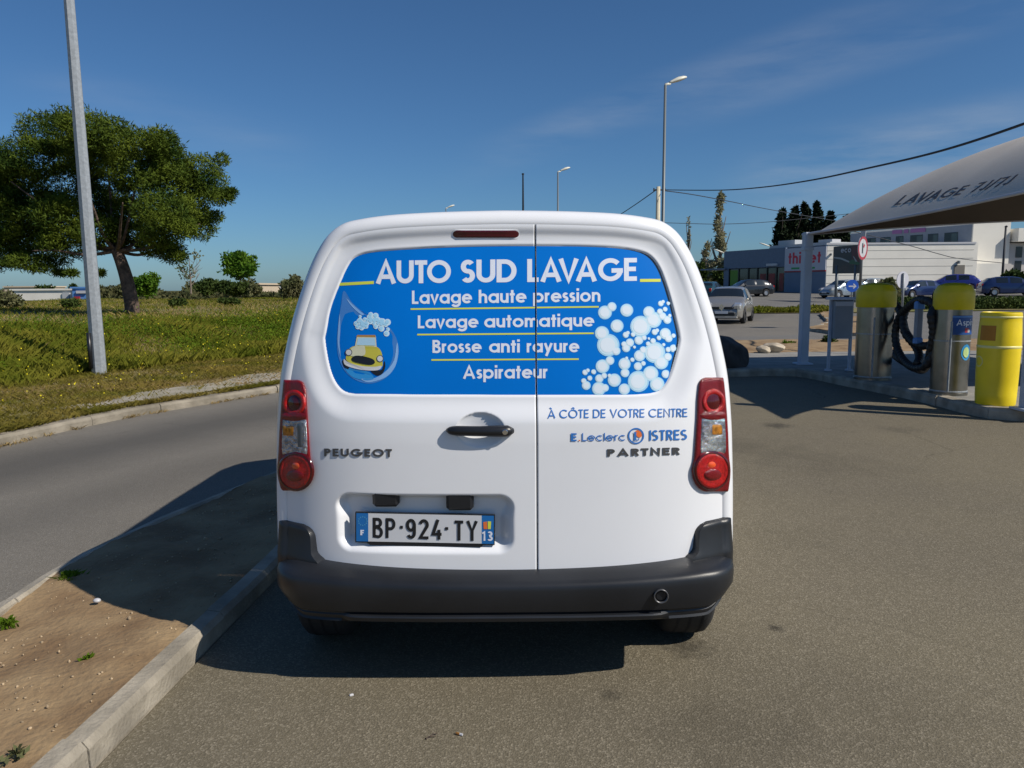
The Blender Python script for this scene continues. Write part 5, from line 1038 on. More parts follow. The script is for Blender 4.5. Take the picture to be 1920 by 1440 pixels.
for _ in range(6):
    f_ = np.stack(proj(canopy_pt(UV[:, 0], UV[:, 1])), 1); du_ = (np.stack(proj(canopy_pt(UV[:, 0]+hh, UV[:, 1])), 1)-f_)/hh; dv_ = (np.stack(proj(canopy_pt(UV[:, 0], UV[:, 1]+hh)), 1)-f_)/hh
    er = np.stack([tx, ty2], 1)-f_; dt_ = du_[:, 0]*dv_[:, 1]-du_[:, 1]*dv_[:, 0]; UV += np.clip(np.stack([(er[:, 0]*dv_[:, 1]-er[:, 1]*dv_[:, 0])/dt_, (du_[:, 0]*er[:, 1]-du_[:, 1]*er[:, 0])/dt_], 1), -.01, .01); UV = np.clip(UV, (.004, .01), (.17, .99))
U_, V_ = UV[:, 0], UV[:, 1]
Pc = canopy_pt(U_, V_); Pc[:, 2] += .0035+V[:, 2]*.0006; Pc[:, 0] -= .003; obj('lettering', Pc, F, MT['memb_text'], can)
def cpost(name, xy, ztop, label, w_=.145):
    root = thing(name, (*xy, .13), label, 'post', 'posts under the wash canopy'); V, F = cbox((xy[0], xy[1], .13+(ztop-.13)/2), (w_, w_, ztop-.13), .012, math.atan2(ed[1], ed[0])); obj('shaft', V, F, MT['post'], root)
    V, F = cbox((xy[0], xy[1], .145), (w_*1.9, w_*1.9, .025), .008); obj('base_plate', V, F, MT['post'], root)
    V, F = cbox((xy[0], xy[1], ztop-.28), (w_*1.25, w_*1.25, .06), .01); obj('collar', V, F, MT['post'], root)
cpost('canopy_post', P1[:2], ZE0+.03, 'pale square post under the far left corner of the canopy')
cpost('canopy_post', P2[:2]+[.02, 0], ZE1+.15, 'pale square post at the picture edge beside the yellow barrel')
cpost('canopy_post', CD+[-.2, -.1], ZE0+.03, 'pale square post at the far side of the canopy, beyond the picture edge'); cpost('canopy_post', CC+[-.2, 0.2], ZE1+.03, 'pale square post at the near far-side corner of the canopy, out of view')
def stand_at(px, py, wpx, tops):            # a round upright seen wpx wide whose front foot is at (px, py)
    c = G(np.array(float(px)), np.array(float(py)), .13); d = np.hypot(c[0], c[1]); ph = math.atan2(c[0], c[1]); zc = c[1]*math.cos(PITCH)+(CAM_H-.13)*math.sin(PITCH)
    r_ = wpx/2*zc*math.cos(ph)/FPX; r_ = r_/(1-r_/d) ; cc = np.array([c[0]*(1+r_/d), c[1]*(1+r_/d), .13]); return cc, r_, [float(at(px, t, c[1]+r_*.1)[2])-.13 for t in tops]
def vacuum(px, py, wpx, ytop, ycap, label):
    cc, r_, (hb, hc) = stand_at(px, py, wpx, (ycap, ytop)); root = thing('vacuum_stand', cc, label, 'vacuum', 'car vacuum stands')
    b = MB(); b.add(lathe([(r_*1.03, 0), (r_*1.03, .03), (r_, .035), (r_, hb)], 48, cc)); build(b, 'body', MT['steel'], root, autosmooth=40)
    b = MB(); b.add(lathe([(r_*1.015, hb*.62), (r_*1.015, hb*.635)], 48, cc, cap=False)); b.add(lathe([(r_*1.004, .04), (r_*1.012, .05), (r_*1.004, .06)], 48, cc, cap=False))
    b.add(box(cc+[-.12, -r_*.93, hb*.45], (.012, .03, hb*.8))); build(b, 'seam', MT['galv'], root)
    R2 = r_*1.09; b = MB(); b.add(lathe([(R2*.97, hb-.02), (R2, hb), (R2, hc-.14), (R2*.985, hc-.11), (R2*.80, hc-.035), (R2*.45, hc-.005), (.01, hc)], 40, cc)); build(b, 'cap', MT['yellowcap'], root, autosmooth=35)
    return root, cc, r_, hb
V1, c1, rv1, hb1 = vacuum(1635, 714, 70, 530, 574, 'stainless vacuum stand with yellow cap, nearer the boulder, without label'); V2, c2, rv2, hb2 = vacuum(1777, 742, 72, 530, 578, 'stainless vacuum stand with yellow cap and blue label, next to the yellow barrel')
def cyl_patch(cc, r_, a0, a1, z0, z1, off, n=24):
    a = np.linspace(a0, a1, n); V = [(cc[0]+(r_+off)*math.sin(t), cc[1]-(r_+off)*math.cos(t), cc[2]+z) for z in (z0, z1) for t in a]; return V, [(i, i+1, n+i+1, n+i) for i in range(n-1)]
V, F = cyl_patch(c2, rv2, R(-30), R(75), hb2-.33, hb2-.09, .003); obj('label_panel', V, F, MT['stickernavy'], V2)
V, F = cyl_patch(c2, rv2, R(-30), R(75), hb2-.115, hb2-.098, .0045); obj('label_stripe', V, F, MT['shopblue'], V2)
V, F, wd = text2d('Aspirateur', .15, .1); a = R(-18)+V[:, 0]*.080/rv2; obj('label_lettering', np.column_stack([c2[0]+(rv2+.0055)*np.sin(a), c2[1]-(rv2+.0055)*np.cos(a), c2[2]+hb2-.215+V[:, 1]*.075]), F, MT['white_vinyl'], V2)
for (a_, z_, m_, s_) in ((R(18), hb2-.275, 'signred', .028), (R(26), hb2-.285, 'signwhite', .018)):
    V, F = cyl_patch(c2, rv2, a_-s_/rv2, a_+s_/rv2, z_-s_, z_+s_, .005); obj('label_mark', V, F, MT[m_], V2)
for r_s, m_, o_ in ((.075, 'stickerblue', .004), (.048, 'stickerlime', .0052)):
    P = disc2d(R(22)*rv2, .55, r_s, 28, r_s*1.35); a = P[:, 0]/rv2; obj('round_sticker', np.column_stack([c2[0]+(rv2+o_)*np.sin(a), c2[1]-(rv2+o_)*np.cos(a), c2[2]+P[:, 1]]), [tuple(range(28))], MT[m_], V2)
Z7 = lambda L_: [(1580+x/4.235, 480+y/4.235) for x, y in L_]
def hose(pts, Ys, label, r_=.052, closed=False):
    P = np.array([at(x, y, Y) for (x, y), Y in zip(Z7(pts), Ys)]); P = catmull(P, 10, closed); P = np.vstack([P, P[:1]]) if closed else P
    d = np.r_[0, np.cumsum(np.linalg.norm(np.diff(P, axis=0), axis=1))]; t = np.arange(0, d[-1], .018); P = np.stack([np.interp(t, d, P[:, i]) for i in range(3)], 1)
    V, F = tube(P, r_*(1+.07*np.sign(np.sin(np.arange(len(P))*math.pi/2+.5))), 12); obj('vacuum_hose', V, F, MT['hose'], label=label, cat='hose', group='black hoses hanging between the vacuum stands', smooth=True)
hose([(355, 345), (400, 370), (450, 430), (480, 520), (500, 600), (560, 680), (650, 715), (720, 690)], [12.1, 11.9, 11.6, 11.2, 10.9, 10.5, 10.2, 10.1], 'corrugated black hose falling from the unlabelled vacuum stand')
hose([(560, 375), (650, 350), (735, 400), (785, 500), (770, 640), (720, 770), (650, 880), (560, 885), (480, 820), (430, 720), (420, 600), (455, 480)], [10.6, 10.2, 10.0, 9.9, 9.88, 9.9, 10.0, 10.3, 10.7, 11.0, 11.1, 11.0], 'largest black hose loop hanging beside the labelled vacuum stand', closed=True)
hose([(395, 770), (440, 810), (520, 860), (620, 905), (670, 860), (700, 740), (720, 600), (705, 460), (760, 400)], [12.0, 11.6, 11.0, 10.4, 10.05, 9.92, 9.85, 9.85, 9.9], 'black hose looping low from one vacuum stand up to the other')
hose([(500, 420), (480, 520), (500, 620), (580, 720), (610, 800), (590, 860)], [11.0, 10.9, 10.8, 10.6, 10.4, 10.2], 'short black hose length crossing inside the loops')
n0 = at(1722, 605, 10.3); root = thing('suction_nozzle', n0, 'grey suction nozzle with blue ends hung amid the black hoses', 'nozzle'); V, F = cbox(n0, (.10, .07, .40), .02); obj('tube', V, F, MT['sheetgrey'], root)
V, F = cbox(n0+[0, -.002, .235], (.125, .08, .10), .02); obj('collar', V, F, MT['shopblue'], root); V, F = cbox(n0+[0, -.01, -.235], (.11, .09, .08), .02); obj('mouth', V, F, MT['shopblue'], root)
# cabinet on two legs
cb = G(np.array(1572.), np.array(696.), .13); root = thing('steel_cabinet', cb, 'grey sheet metal cabinet on two legs between the canopy post and a vacuum stand', 'cabinet'); k = 14.4/FPX
for dx in (-.17, .17): V, F = cbox(cb+[dx, 0, .60], (.045, .045, 1.2), .006); obj('leg', V, F, MT['post'], root)
for dx in (-.17, .17): V, F = cbox(cb+[dx, 0, .02], (.09, .12, .03), .006); obj('foot', V, F, MT['post'], root)
b = MB(); b.add(cbox(cb+[0, 0, .85], (.30, .22, .62), .012)); build(b, 'box', MT['sheetgrey'], root); b = MB(); b.add(cbox(cb+[0, -.01, 1.185], (.42, .30, .04), .012)); build(b, 'lid', MT['post'], root); V, F = box(cb+[0, -.116, 1.10], (.28, .012, .07)); obj('slot_plate', V, F, MT['signgrey'], root)
# yellow barrel
cb, rb, (hb, ) = stand_at(1865, 762, 84, (586, )); root = thing('litter_barrel', cb, 'tall bright yellow plastic barrel used as a litter bin at the island edge', 'barrel')
HB = hb; prof = [(r__, z__*HB/1.24) for r__, z__ in [(rb*.90, 0), (rb*.93, .02), (rb*.945, .10), (rb*.955, .14), (rb*.95, .15), (rb*.975, .35), (rb*.99, .60), (rb, .74), (rb*1.0, .755), (rb*.985, .95), (rb*.955, 1.10), (rb*.93, 1.175), (rb*.945, 1.185), (rb*.945, 1.215), (rb*.92, 1.235), (rb*.85, 1.24), (rb*.80, 1.222), (.01, 1.235)]]
b = MB(); b.add(lathe(prof, 56, cb)); build(b, 'drum', MT['yellowbar'], root, autosmooth=40)
b = MB(); b.add(lathe([(rb*1.0, HB*.617), (rb*1.022, HB*.625), (rb*1.022, HB*.637), (rb*.995, HB*.645)], 56, cb, cap=False)); build(b, 'middle_hoop', MT['yellowrib'], root, smooth=True)
b = MB(); b.add(lathe([(rb*.945, HB*.939), (rb*.965, HB*.945), (rb*.965, HB*.953), (rb*.945, HB*.96)], 56, cb, cap=False)); build(b, 'rim_hoop', MT['yellowrib'], root, smooth=True)
PHB = -math.atan2(cb[0], cb[1])-R(8)
V, F = cyl_patch(cb, rb*.985, R(-52)+PHB, R(-2)+PHB, HB*.70, HB*.86, .004); V = np.array(V); V[24:, :2] = cb[:2]+(V[24:, :2]-cb[:2])*.975; obj('opening', V, F, MT['ochre'], root)
a = np.linspace(0, 2*math.pi, 33)[:-1]; Vr, Fr = ribbon(np.column_stack([.058*np.cos(a), .058*np.sin(a)]), .012, True); an = R(-50)+PHB+Vr[:, 0]/rb; obj('embossed_ring', np.column_stack([cb[0]+(rb*.985+.004)*np.sin(an), cb[1]-(rb*.985+.004)*np.cos(an), cb[2]+HB*.47+Vr[:, 1]]), Fr, MT['yellowrib'], root)
# boulder and stones at the island end
def rock(px, py, z, sx, sy, sz, m, label, seed):
    c = G(np.array(float(px)), np.array(float(py)), z); r = np.random.default_rng(seed); bm = bmesh.new(); bmesh.ops.create_icosphere(bm, subdivisions=4, radius=1); V = np.array([v.co[:] for v in bm.verts]); F = [tuple(v.index for v in f.verts) for f in bm.faces]; bm.free()
    for _ in range(9):
        d = r.normal(size=3); d /= np.linalg.norm(d); k = r.uniform(.55, .85); ex = np.maximum(V@d-k, 0); V -= ex[:, None]*d*.85
    V *= 1+.06*np.sin(V[:, :1]*7+seed)*np.sin(V[:, 1:2]*6)*np.sin(V[:, 2:]*8); V *= [sx, sy, sz]; V[:, 2] = np.maximum(V[:, 2], -sz*.6)
    obj('boulder', V+c+[0, sy*.5, sz*.55], F, MT[m], label=label, cat='rock', smooth=True, group='rocks at the end of the island')
rock(1362, 692, .10, .46, .40, .42, 'rock', 'large dark boulder half hidden behind the van', 3); rock(1452, 661, .13, .28, .22, .13, 'stone', 'pale flat stone lying on the dirt between the boulder and the canopy post', 5); rock(1432, 662, .13, .16, .15, .10, 'stone', 'small pinkish stone just left of the pale flat stone', 8)
simple_tree('weed_plant', 1478, 658, 640, 34, 18.5, 'scruffy green weed clump beside the pale flat stone', 'weed', 'bush', 700, .09, cat='weed', trunk=False); simple_tree('weed_plant', 1412, 668, 655, 20, 17.5, 'low weed clump beside the big boulder', 'weed', 'bush', 300, .07, cat='weed', trunk=False); simple_tree('weed_plant', 1553, 648, 630, 30, 18.7, 'dark weed clump between the post and the cabinet', 'leafdark', 'bush', 500, .09, cat='weed', trunk=False)

# ================================================================ SIGNS
def round_sign(px, pyc, Y, rx, ry, base_py, m_face, label, turn=0., post=.035, top_py=None, ring=None, back=False):
    c = at(px, pyc, Y); k = Y/FPX; rr = ry*k; zb = at(px, base_py, Y)[2]; root = thing('road_sign', (c[0], Y, zb), label, 'road sign')
    zt = at(px, top_py, Y)[2] if top_py else c[2]+rr*.9
    V, F = tube([(c[0], Y+.05, zb), (c[0], Y+.05, zt)], post, 8); 
    if back: V[:, 1] -= .12
    obj('post', V, F, MT['polegrey' if not back else 'galv'], root, smooth=True)
    b = MB(); b.add(lathe([(rr, -.01), (rr, .01)], 36, axis='y')); V, F = b.out(); ca, sa = math.cos(turn), math.sin(turn)
    T = lambda V: np.column_stack([V[:, 0]*ca-V[:, 1]*sa, V[:, 0]*sa+V[:, 1]*ca, V[:, 2]])+c
    obj('plate', T(V), F, MT[m_face], root); return root, T, rr
S1, T1, r1 = round_sign(1617.5, 465, 27, 11, 22, 545, 'signwhite', 'red ringed round road sign seen obliquely on a pole behind the vacuum stand', R(44), .05, 425)
a = np.linspace(0, 2*math.pi, 37)[:-1]; V, F = ribbon(np.column_stack([r1*.88*np.cos(a), r1*.88*np.sin(a)]), r1*.22, True); obj('red_ring', T1(np.column_stack([V[:, 0], np.full(len(V), -.014), V[:, 1]])), F, MT['signred'], S1)
V, F = ribbon([(-r1*.1, r1*.4), (-r1*.1, -r1*.45)], r1*.2); obj('symbol', T1(np.column_stack([V[:, 0], np.full(len(V), -.014), V[:, 1]])), F, MT['black'], S1); V, F = ribbon([(r1*.3, r1*.3), (r1*.1, r1*.05)], r1*.22); obj('symbol', T1(np.column_stack([V[:, 0], np.full(len(V), -.014), V[:, 1]])), F, MT['signred'], S1)
q = at(1617.5, 437, 26.9); V, F = cbox(q+[0, -.06, 0], (.16, .03, .25), .005, R(-40)); obj('small_plate', V, F, MT['signwhite'], S1)
S2, T2, r2 = round_sign(1598, 536, 40, 11, 11.5, 575, 'signblue', 'blue round road sign with a white arrow in front of the silver hatchback', 0, .03)
V, F = ribbon([(-r2*.6, -.02), (r2*.5, -.02)], r2*.2); obj('arrow', T2(np.column_stack([V[:, 0], np.full(len(V), -.013), V[:, 1]])), F, MT['signwhite'], S2); V, F = ribbon([(r2*.15, r2*.35), (r2*.55, -.02), (r2*.15, -r2*.4)], r2*.18); obj('arrow', T2(np.column_stack([V[:, 0], np.full(len(V), -.014), V[:, 1]])), F, MT['signwhite'], S2)
round_sign(1692.5, 525, 29, 11, 16, 575, 'signgrey', 'grey back of a round road sign between the two yellow caps', R(25), .045, 512, back=True)

# ================================================================ BUILDINGS
A0 = at(1548, 540, 70.)[:2]; fd = np.array([-.44, .90]); fd /= np.linalg.norm(fd); fn = np.array([-fd[1], fd[0]]); fn = fn if fn[0] < 0 else -fn
zA = lambda py: float(at(1548, py, 70.)[2])
shop = thing('frozen_food_shop', (A0[0]-2, 78, .8), 'low grey shop with large dark windows and a pale sign panel with red lettering', 'shop')
def fp(s, z, o=0.): p = A0+fd*s+fn*o; return np.array([p[0], p[1], z])
def s_of(px):                               # facade coordinate seen at pixel column px
    k = (np.asarray(px)-960)/FPX*1.0; s = np.linspace(-2, 40, 4000); P = np.array([fp(q, 3.) for q in s]); x, _ = proj(P); return float(s[np.argmin(abs(x-px))])
def fbox(s0, s1, z0, z1, o0, o1):           # box on the facade: along s, up z, outward o
    c = [fp(s, z, o) for s in (s0, s1) for z in (z0, z1) for o in (o0, o1)]; return np.array(c), [(0, 1, 3, 2), (4, 6, 7, 5), (0, 4, 5, 1), (2, 3, 7, 6), (0, 2, 6, 4), (1, 5, 7, 3)]
sE = s_of(1357); sP0, sP1 = s_of(1547), s_of(1472); gz = .55; zt = zA(459); zsb = zA(506); zf = zA(497)
V, F = fbox(0.02, sE, gz, zt-.05, -14, -.3); obj('back_volume', V, F, MT['fascia'], shop)
V, F = fbox(sP1, sE, zA(497), zt, -.3, .02); obj('fascia', V, F, MT['fascia'], shop)
V, F = fbox(.05, sE*.55, zt, zt+.28, -6, -.4); obj('parapet', V, F, MT['fasciatop'], shop)
V, F = fbox(sE-.5, sE+3.4, zA(497)-.1, zA(497)+.06, -4, .3); obj('roof_overhang', V, F, MT['fascia'], shop)
V, F = fbox(.03, sP1, zsb, zt-.12, -.3, .09); obj('sign_panel', V, F, MT['signgrey'], shop); V, F = fbox(.03, sP1, zsb-.12, zsb-.02, -.3, .11); obj('red_strip', V, F, MT['signred'], shop)
V, F = fbox(.03, sP1, gz, zsb-.14, -.3, .05); obj('blue_panel', V, F, MT['bluepanel'], shop)
edges = [s_of(x) for x in (1471, 1455, 1437, 1419, 1402, 1384, 1366)]
for a_, b_ in zip(edges[:-1], edges[1:]):
    V, F = fbox(a_+.06, b_-.06, gz+.15, zA(499), -.32, -.12); w_ = obj('window', V, F, MT['shopglass'], shop); V, F = fbox(b_-.06, b_+.06, gz+.1, zA(498), -.3, -.02); obj('mullion', V, F, MT['darkwin'], w_)
V, F = fbox(s_of(1383), s_of(1368), gz+.4, zA(501), -.11, -.10); obj('poster', V, F, MT['green'], shop)
for x0_, x1_ in ((1452, 1440), (1435, 1424), (1468, 1460)): V, F = fbox(s_of(x0_), s_of(x1_), gz+.5, zA(510), -.11, -.10); obj('poster', V, F, MT['redpost'], shop)
V, F = fbox(s_of(1401), s_of(1386), gz+.9, zA(526), -.11, -.10); obj('poster', V, F, MT['signgrey'], shop)
V, F = fbox(s_of(1357), s_of(1366), gz, zA(497), -.3, .0); obj('corner_pier', V, F, MT['fascia'], shop)
q = s_of(1446); V, F = fbox(q-.9, q+.5, zA(497)+.12, zA(497)+.34, .03, .2); obj('awning_lamp', V, F, MT['signwhite'], shop)
q = s_of(1432); V, F = fbox(q-1.0, q+1.2, zt, zt+.9, -5, -3); obj('roof_unit', V, F, MT['fasciatop'], shop)
V, F, wd = text2d('thiriet', .19, .12); s0, s1 = s_of(1479), s_of(1539.5); obj('lettering', np.array([fp(s0+(s1-s0)*u/wd, zA(492)+v*(zA(470)-zA(492)), .10+l*.004) for u, v, l in V]), F, MT['redtxt'], shop)
for x0_, x1_ in ((1485, 1500), (1518, 1529)): V, F = fbox(s_of(x0_), s_of(x1_), zA(503), zA(499.5), .09, .10); obj('green_stripe', V, F, MT['greentxt'], shop)
V, F = fbox(.3, s_of(1519), zt+.0, zt+.55, -2, -.9); obj('roof_unit', V, F, MT['signwhite'], shop)
wb = thing('white_building', (A0[0]+8, 75, .9), 'long white panelled hall with a flat roof right of the shop', 'building')
xB = float(at(1825, 500, 70.)[0]); zw = zA(456); b = MB(); V = np.array([(A0[0], 70, .4), (xB+.3, 70, .4), (xB+.3, 84, .4), (A0[0]+2.5, 84, .4)]); V = np.concatenate([V, V+[0, 0, zw-.4]]); obj('wall', V, [(3, 2, 1, 0), (4, 5, 6, 7), (0, 1, 5, 4), (1, 2, 6, 5), (2, 3, 7, 6), (3, 0, 4, 7)], MT['wall'], wb)
V, F = box(((A0[0]+xB)/2, 69.98, zw-.06), (xB-A0[0]+.2, .10, .16)); obj('coping', V, F, MT['signwhite'], wb)
for py in (470, 485.5, 500, 516, 531): V, F = box(((A0[0]+xB)/2, 69.995, zA(py)), (xB-A0[0]-.1, .02, .05)); obj('panel_joint', V, F, MT['wallline'], wb)
d0_, d1_ = at(1790, 497, 69.95), at(1806, 540, 69.95); V, F = box(((d0_[0]+d1_[0])/2, 69.94, (d0_[2]+.5)/2), (d1_[0]-d0_[0], .08, d0_[2]-.5)); obj('door', V, F, MT['brown'], wb)
q = at(1797.5, 491.5, 69.85); V, F = cbox(q, (.22, .25, .28), .05); obj('wall_lamp', V, F, MT['polegrey'], wb); q = at(1558, 477, 69.9); V, F = cbox(q, (.14, .2, .2), .03); obj('wall_lamp', V, F, MT['polegrey'], wb)
# upper block
ub = thing('upper_block', (xB+2, 78, 1.0), 'taller white block with a dark shaded row of windows behind the white hall', 'building')
B0 = np.array([float(at(1825, 430, 72.)[0]), 72.]); zu = float(at(1825, 417, 72.)[2]); xR = float(at(1895, 430, 72.)[0]); L2 = 13.6; e2 = B0+fd*L2
V = np.array([(*B0, .5), (xR, 72, .5), (xR, 88, .5), (*(e2+[2, 2]), .5), (*e2, .5)]); V = np.concatenate([V, V+[0, 0, zu-.5]]); obj('wall', V, [(4, 3, 2, 1, 0), (5, 6, 7, 8, 9)]+[(i, (i+1) % 5, 5+(i+1) % 5, 5+i) for i in range(5)], MT['wall'], ub)
def ufp(s, z, o=0.): p = B0+fd*s+fn*o; return np.array([p[0], p[1], z])
def us(px): s = np.linspace(0, 20, 2000); x, _ = proj(np.array([ufp(q, 5.) for q in s])); return float(s[np.argmin(abs(x-px))])
def ubox(s0, s1, z0, z1, o0, o1): c = [ufp(s, z, o) for s in (s0, s1) for z in (z0, z1) for o in (o0, o1)]; return np.array(c), [(0, 1, 3, 2), (4, 6, 7, 5), (0, 4, 5, 1), (2, 3, 7, 6), (0, 2, 6, 4), (1, 5, 7, 3)]
V, F = ubox(.12, L2-.02, .6, zu-.18, -.2, .03); obj('shaded_wall_face', V, F, MT['wall_shade'], ub)  # wall face turned from the sun, its shade painted as darker blue-grey
zB = lambda py: float(at(1825, py, 72.)[2])
for xa, xb, dk in ((1770, 1795, 0), (1739, 1758, .3), (1706, 1729, .6), (1679, 1693, .9), (1650, 1669, 1.2), (1624, 1641, 1.5)):
    V, F = ubox(us(xb), us(xa), zB(452)-1, zB(433), .03, .06); w_ = obj('window', V, F, MT['darkwin'], ub); V, F = ubox(us(xb), us(xb)+.45*(us(xa)-us(xb)), zB(452)-1, zB(433)-.1, .06, .08); obj('pane', V, F, MT['shopglass'], w_)
for xa, xb in ((1672, 1690), (1694, 1702), (1706, 1734)): V, F = ubox(us(xb), us(xa), zB(430)+.1, zB(422)+.1, .05, .09); obj('pink_letters', V, F, MT['pinktxt'], ub)
V, F = box((xB+(xR-xB)*.35, 71.2, .5+(zB(495)-.5)/2+.0), ((xR-xB)*.62, 1.6, zB(495)-.5)); obj('annex', V, F, MT['wall'], ub); V, F = box((xB+(xR-xB)*.82, 71.6, .5+(zB(495)-.5)/2), ((xR-xB)*.28, .7, zB(495)-.52)); obj('side_door', V, F, MT['greywall'], ub)
V, F = box((xR+2.4, 74, .5+(zu-1.9-.5)/2), (4.6, 3.4, zu-1.9-.5)); obj('entrance_wing', V, F, MT['greywall'], ub); V, F = box((xR+3, 73.2, zu-1.2), (5.5, 4, 1.2)); obj('entrance_roof', V, F, MT['wall'], ub)
for dx in (1.1, 2.2):
    for z_ in (1.8, 3.2, 4.5): V, F = box((xR+dx, 72.28, z_), (.6, .06, 1.0)); obj('window', V, F, MT['darkwin'], ub)
q = at(1886, 426, 66.); root = thing('street_lamp', (q[0], 66, .7), 'thin dark lamp pole standing before the taller white block', 'street lamp', 'street lamps along the road'); V, F = tube([(q[0], 66, .7), q], [.11, .08], 8); obj('pole', V, F, MT['cable'], root, smooth=True); b = MB(); lamp_head(b, q, (-.5, -1, .1), .5, .2); build(b, 'lamp_head', MT['cable'], root, smooth=True)
# billboard
Yb = 58.; p0, p1 = at(1563, 462, Yb), at(1614, 512, Yb-3); root = thing('billboard', ((p0[0]+p1[0])/2, Yb, .4), 'dark advertising billboard with pale lettering on two posts before the white hall', 'billboard')
za, zb_, zc, zd = at(1563, 462.5, Yb)[2], at(1563, 513, Yb)[2], at(1614, 458.5, Yb-3)[2], at(1614, 512.5, Yb-3)[2]; th = np.array([.05, .12, 0])
Q = np.array([(p0[0], Yb, zb_), (p1[0], Yb-3, zd), (p1[0], Yb-3, zc), (p0[0], Yb, za)]); V = np.concatenate([Q, Q+th]); obj('panel', V, [(0, 1, 2, 3), (7, 6, 5, 4), (0, 4, 5, 1), (1, 5, 6, 2), (2, 6, 7, 3), (3, 7, 4, 0)], MT['billboard'], root)
bp = lambda u, v, o=.02: Q[0]+(Q[1]-Q[0])*u+(Q[3]-Q[0])*v+np.array([-.3, -1, 0])*o
obj('panel_print', np.array([bp(.68, .30), bp(.98, .30), bp(.98, .97), bp(.64, .97)]), [(0, 1, 2, 3)], MT['billred'], root)
obj('panel_print', np.array([bp(.02, .62, .03), bp(.30, .58, .03), bp(.60, .44, .03), bp(.60, .38, .03), bp(.28, .52, .03), bp(.02, .57, .03)]), [(0, 1, 2, 3, 4, 5)], MT['billpale'], root)
obj('panel_print', np.array([bp(.56, .42, .035), bp(.70, .50, .035), bp(.98, .36, .035), bp(.9, .30, .035), bp(.62, .34, .035)]), [(0, 1, 2, 3, 4)], MT['billgreen'], root); obj('panel_print', np.array([bp(.70, .62, .04), bp(.74, .60, .04), bp(.86, .42, .04), bp(.8, .42, .04)]), [(0, 1, 2, 3)], MT['billpale'], root)
V, F, wd = text2d('eco', .17, .1); obj('lettering', np.array([bp(.27+.36*u/wd, .76+v*.2, .04+l*.004) for u, v, l in V]), F, MT['signgrey'], root)
for u in (.17, .83): V, F = tube([bp(u, 0, -.1)*[1, 1, 0]+[0, 0, .2], bp(u, .3, -.1)], .12, 8); obj('post', V, F, MT['polegrey'], root, smooth=True)
# buildings beyond the field
def shed(name, x0, x1, ytop, ybase, Y, m, label, depth=12, roof=None, cat='building'):
    a, b_ = at(x0, ytop, Y), at(x1, ytop, Y); zb0 = at(x0, ybase, Y)[2]; root = thing(name, ((a[0]+b_[0])/2, Y+depth/2, zb0), label, cat); V, F = box(((a[0]+b_[0])/2, Y+depth/2, (a[2]+zb0)/2), (b_[0]-a[0], depth, a[2]-zb0)); obj('wall', V, F, MT[m], root)
    V, F = box(((a[0]+b_[0])/2, Y+depth/2, a[2]+.15), (b_[0]-a[0]+.5, depth+.5, .3)); obj('roof', V, F, MT[roof or 'fasciatop'], root); return root, a, b_
s_, a, b_ = shed('warehouse', 22, 140, 545, 572, 140, 'wall', 'long low white warehouse beyond the field left of the lamp post', roof='wall')
q0, q1 = at(117, 549, 139.9), at(131, 560, 139.9); V, F = box(((q0[0]+q1[0])/2, 139.9, (q0[2]+q1[2])/2), (q1[0]-q0[0], .3, q0[2]-q1[2])); obj('shutter', V, F, MT['fasciatop'], s_)
s_, a, b_ = shed('blue_shop', 135, 170, 541, 572, 138, 'shopblue', 'blue fronted shop beyond the field just behind the lamp post', roof='shopblue')
q0, q1 = at(143, 545, 137.8), at(162, 550, 137.8); V, F = box(((q0[0]+q1[0])/2, 137.8, (q0[2]+q1[2])/2), (q1[0]-q0[0], .3, q0[2]-q1[2])); obj('sign_panel', V, F, MT['signwhite'], s_)
q0, q1 = at(139, 556, 137.8), at(150, 562, 137.8); V, F = box(((q0[0]+q1[0])/2, 137.8, (q0[2]+q1[2])/2), (q1[0]-q0[0], .3, q0[2]-q1[2])); obj('entrance', V, F, MT['signred'], s_)
shed('beige_building', 8, 68, 539, 552, 185, 'roofbeige', 'beige roofed building rising behind the white warehouse', roof='roofbeige'); shed('white_shed', 490, 528, 541, 556, 150, 'wall', 'small white shed far beyond the field between two bushes', roof='wall'); shed('cream_house', 470, 484, 534, 556, 130, 'roofbeige', 'tiny cream house half hidden behind the round tree bushes', roof='roofbeige')

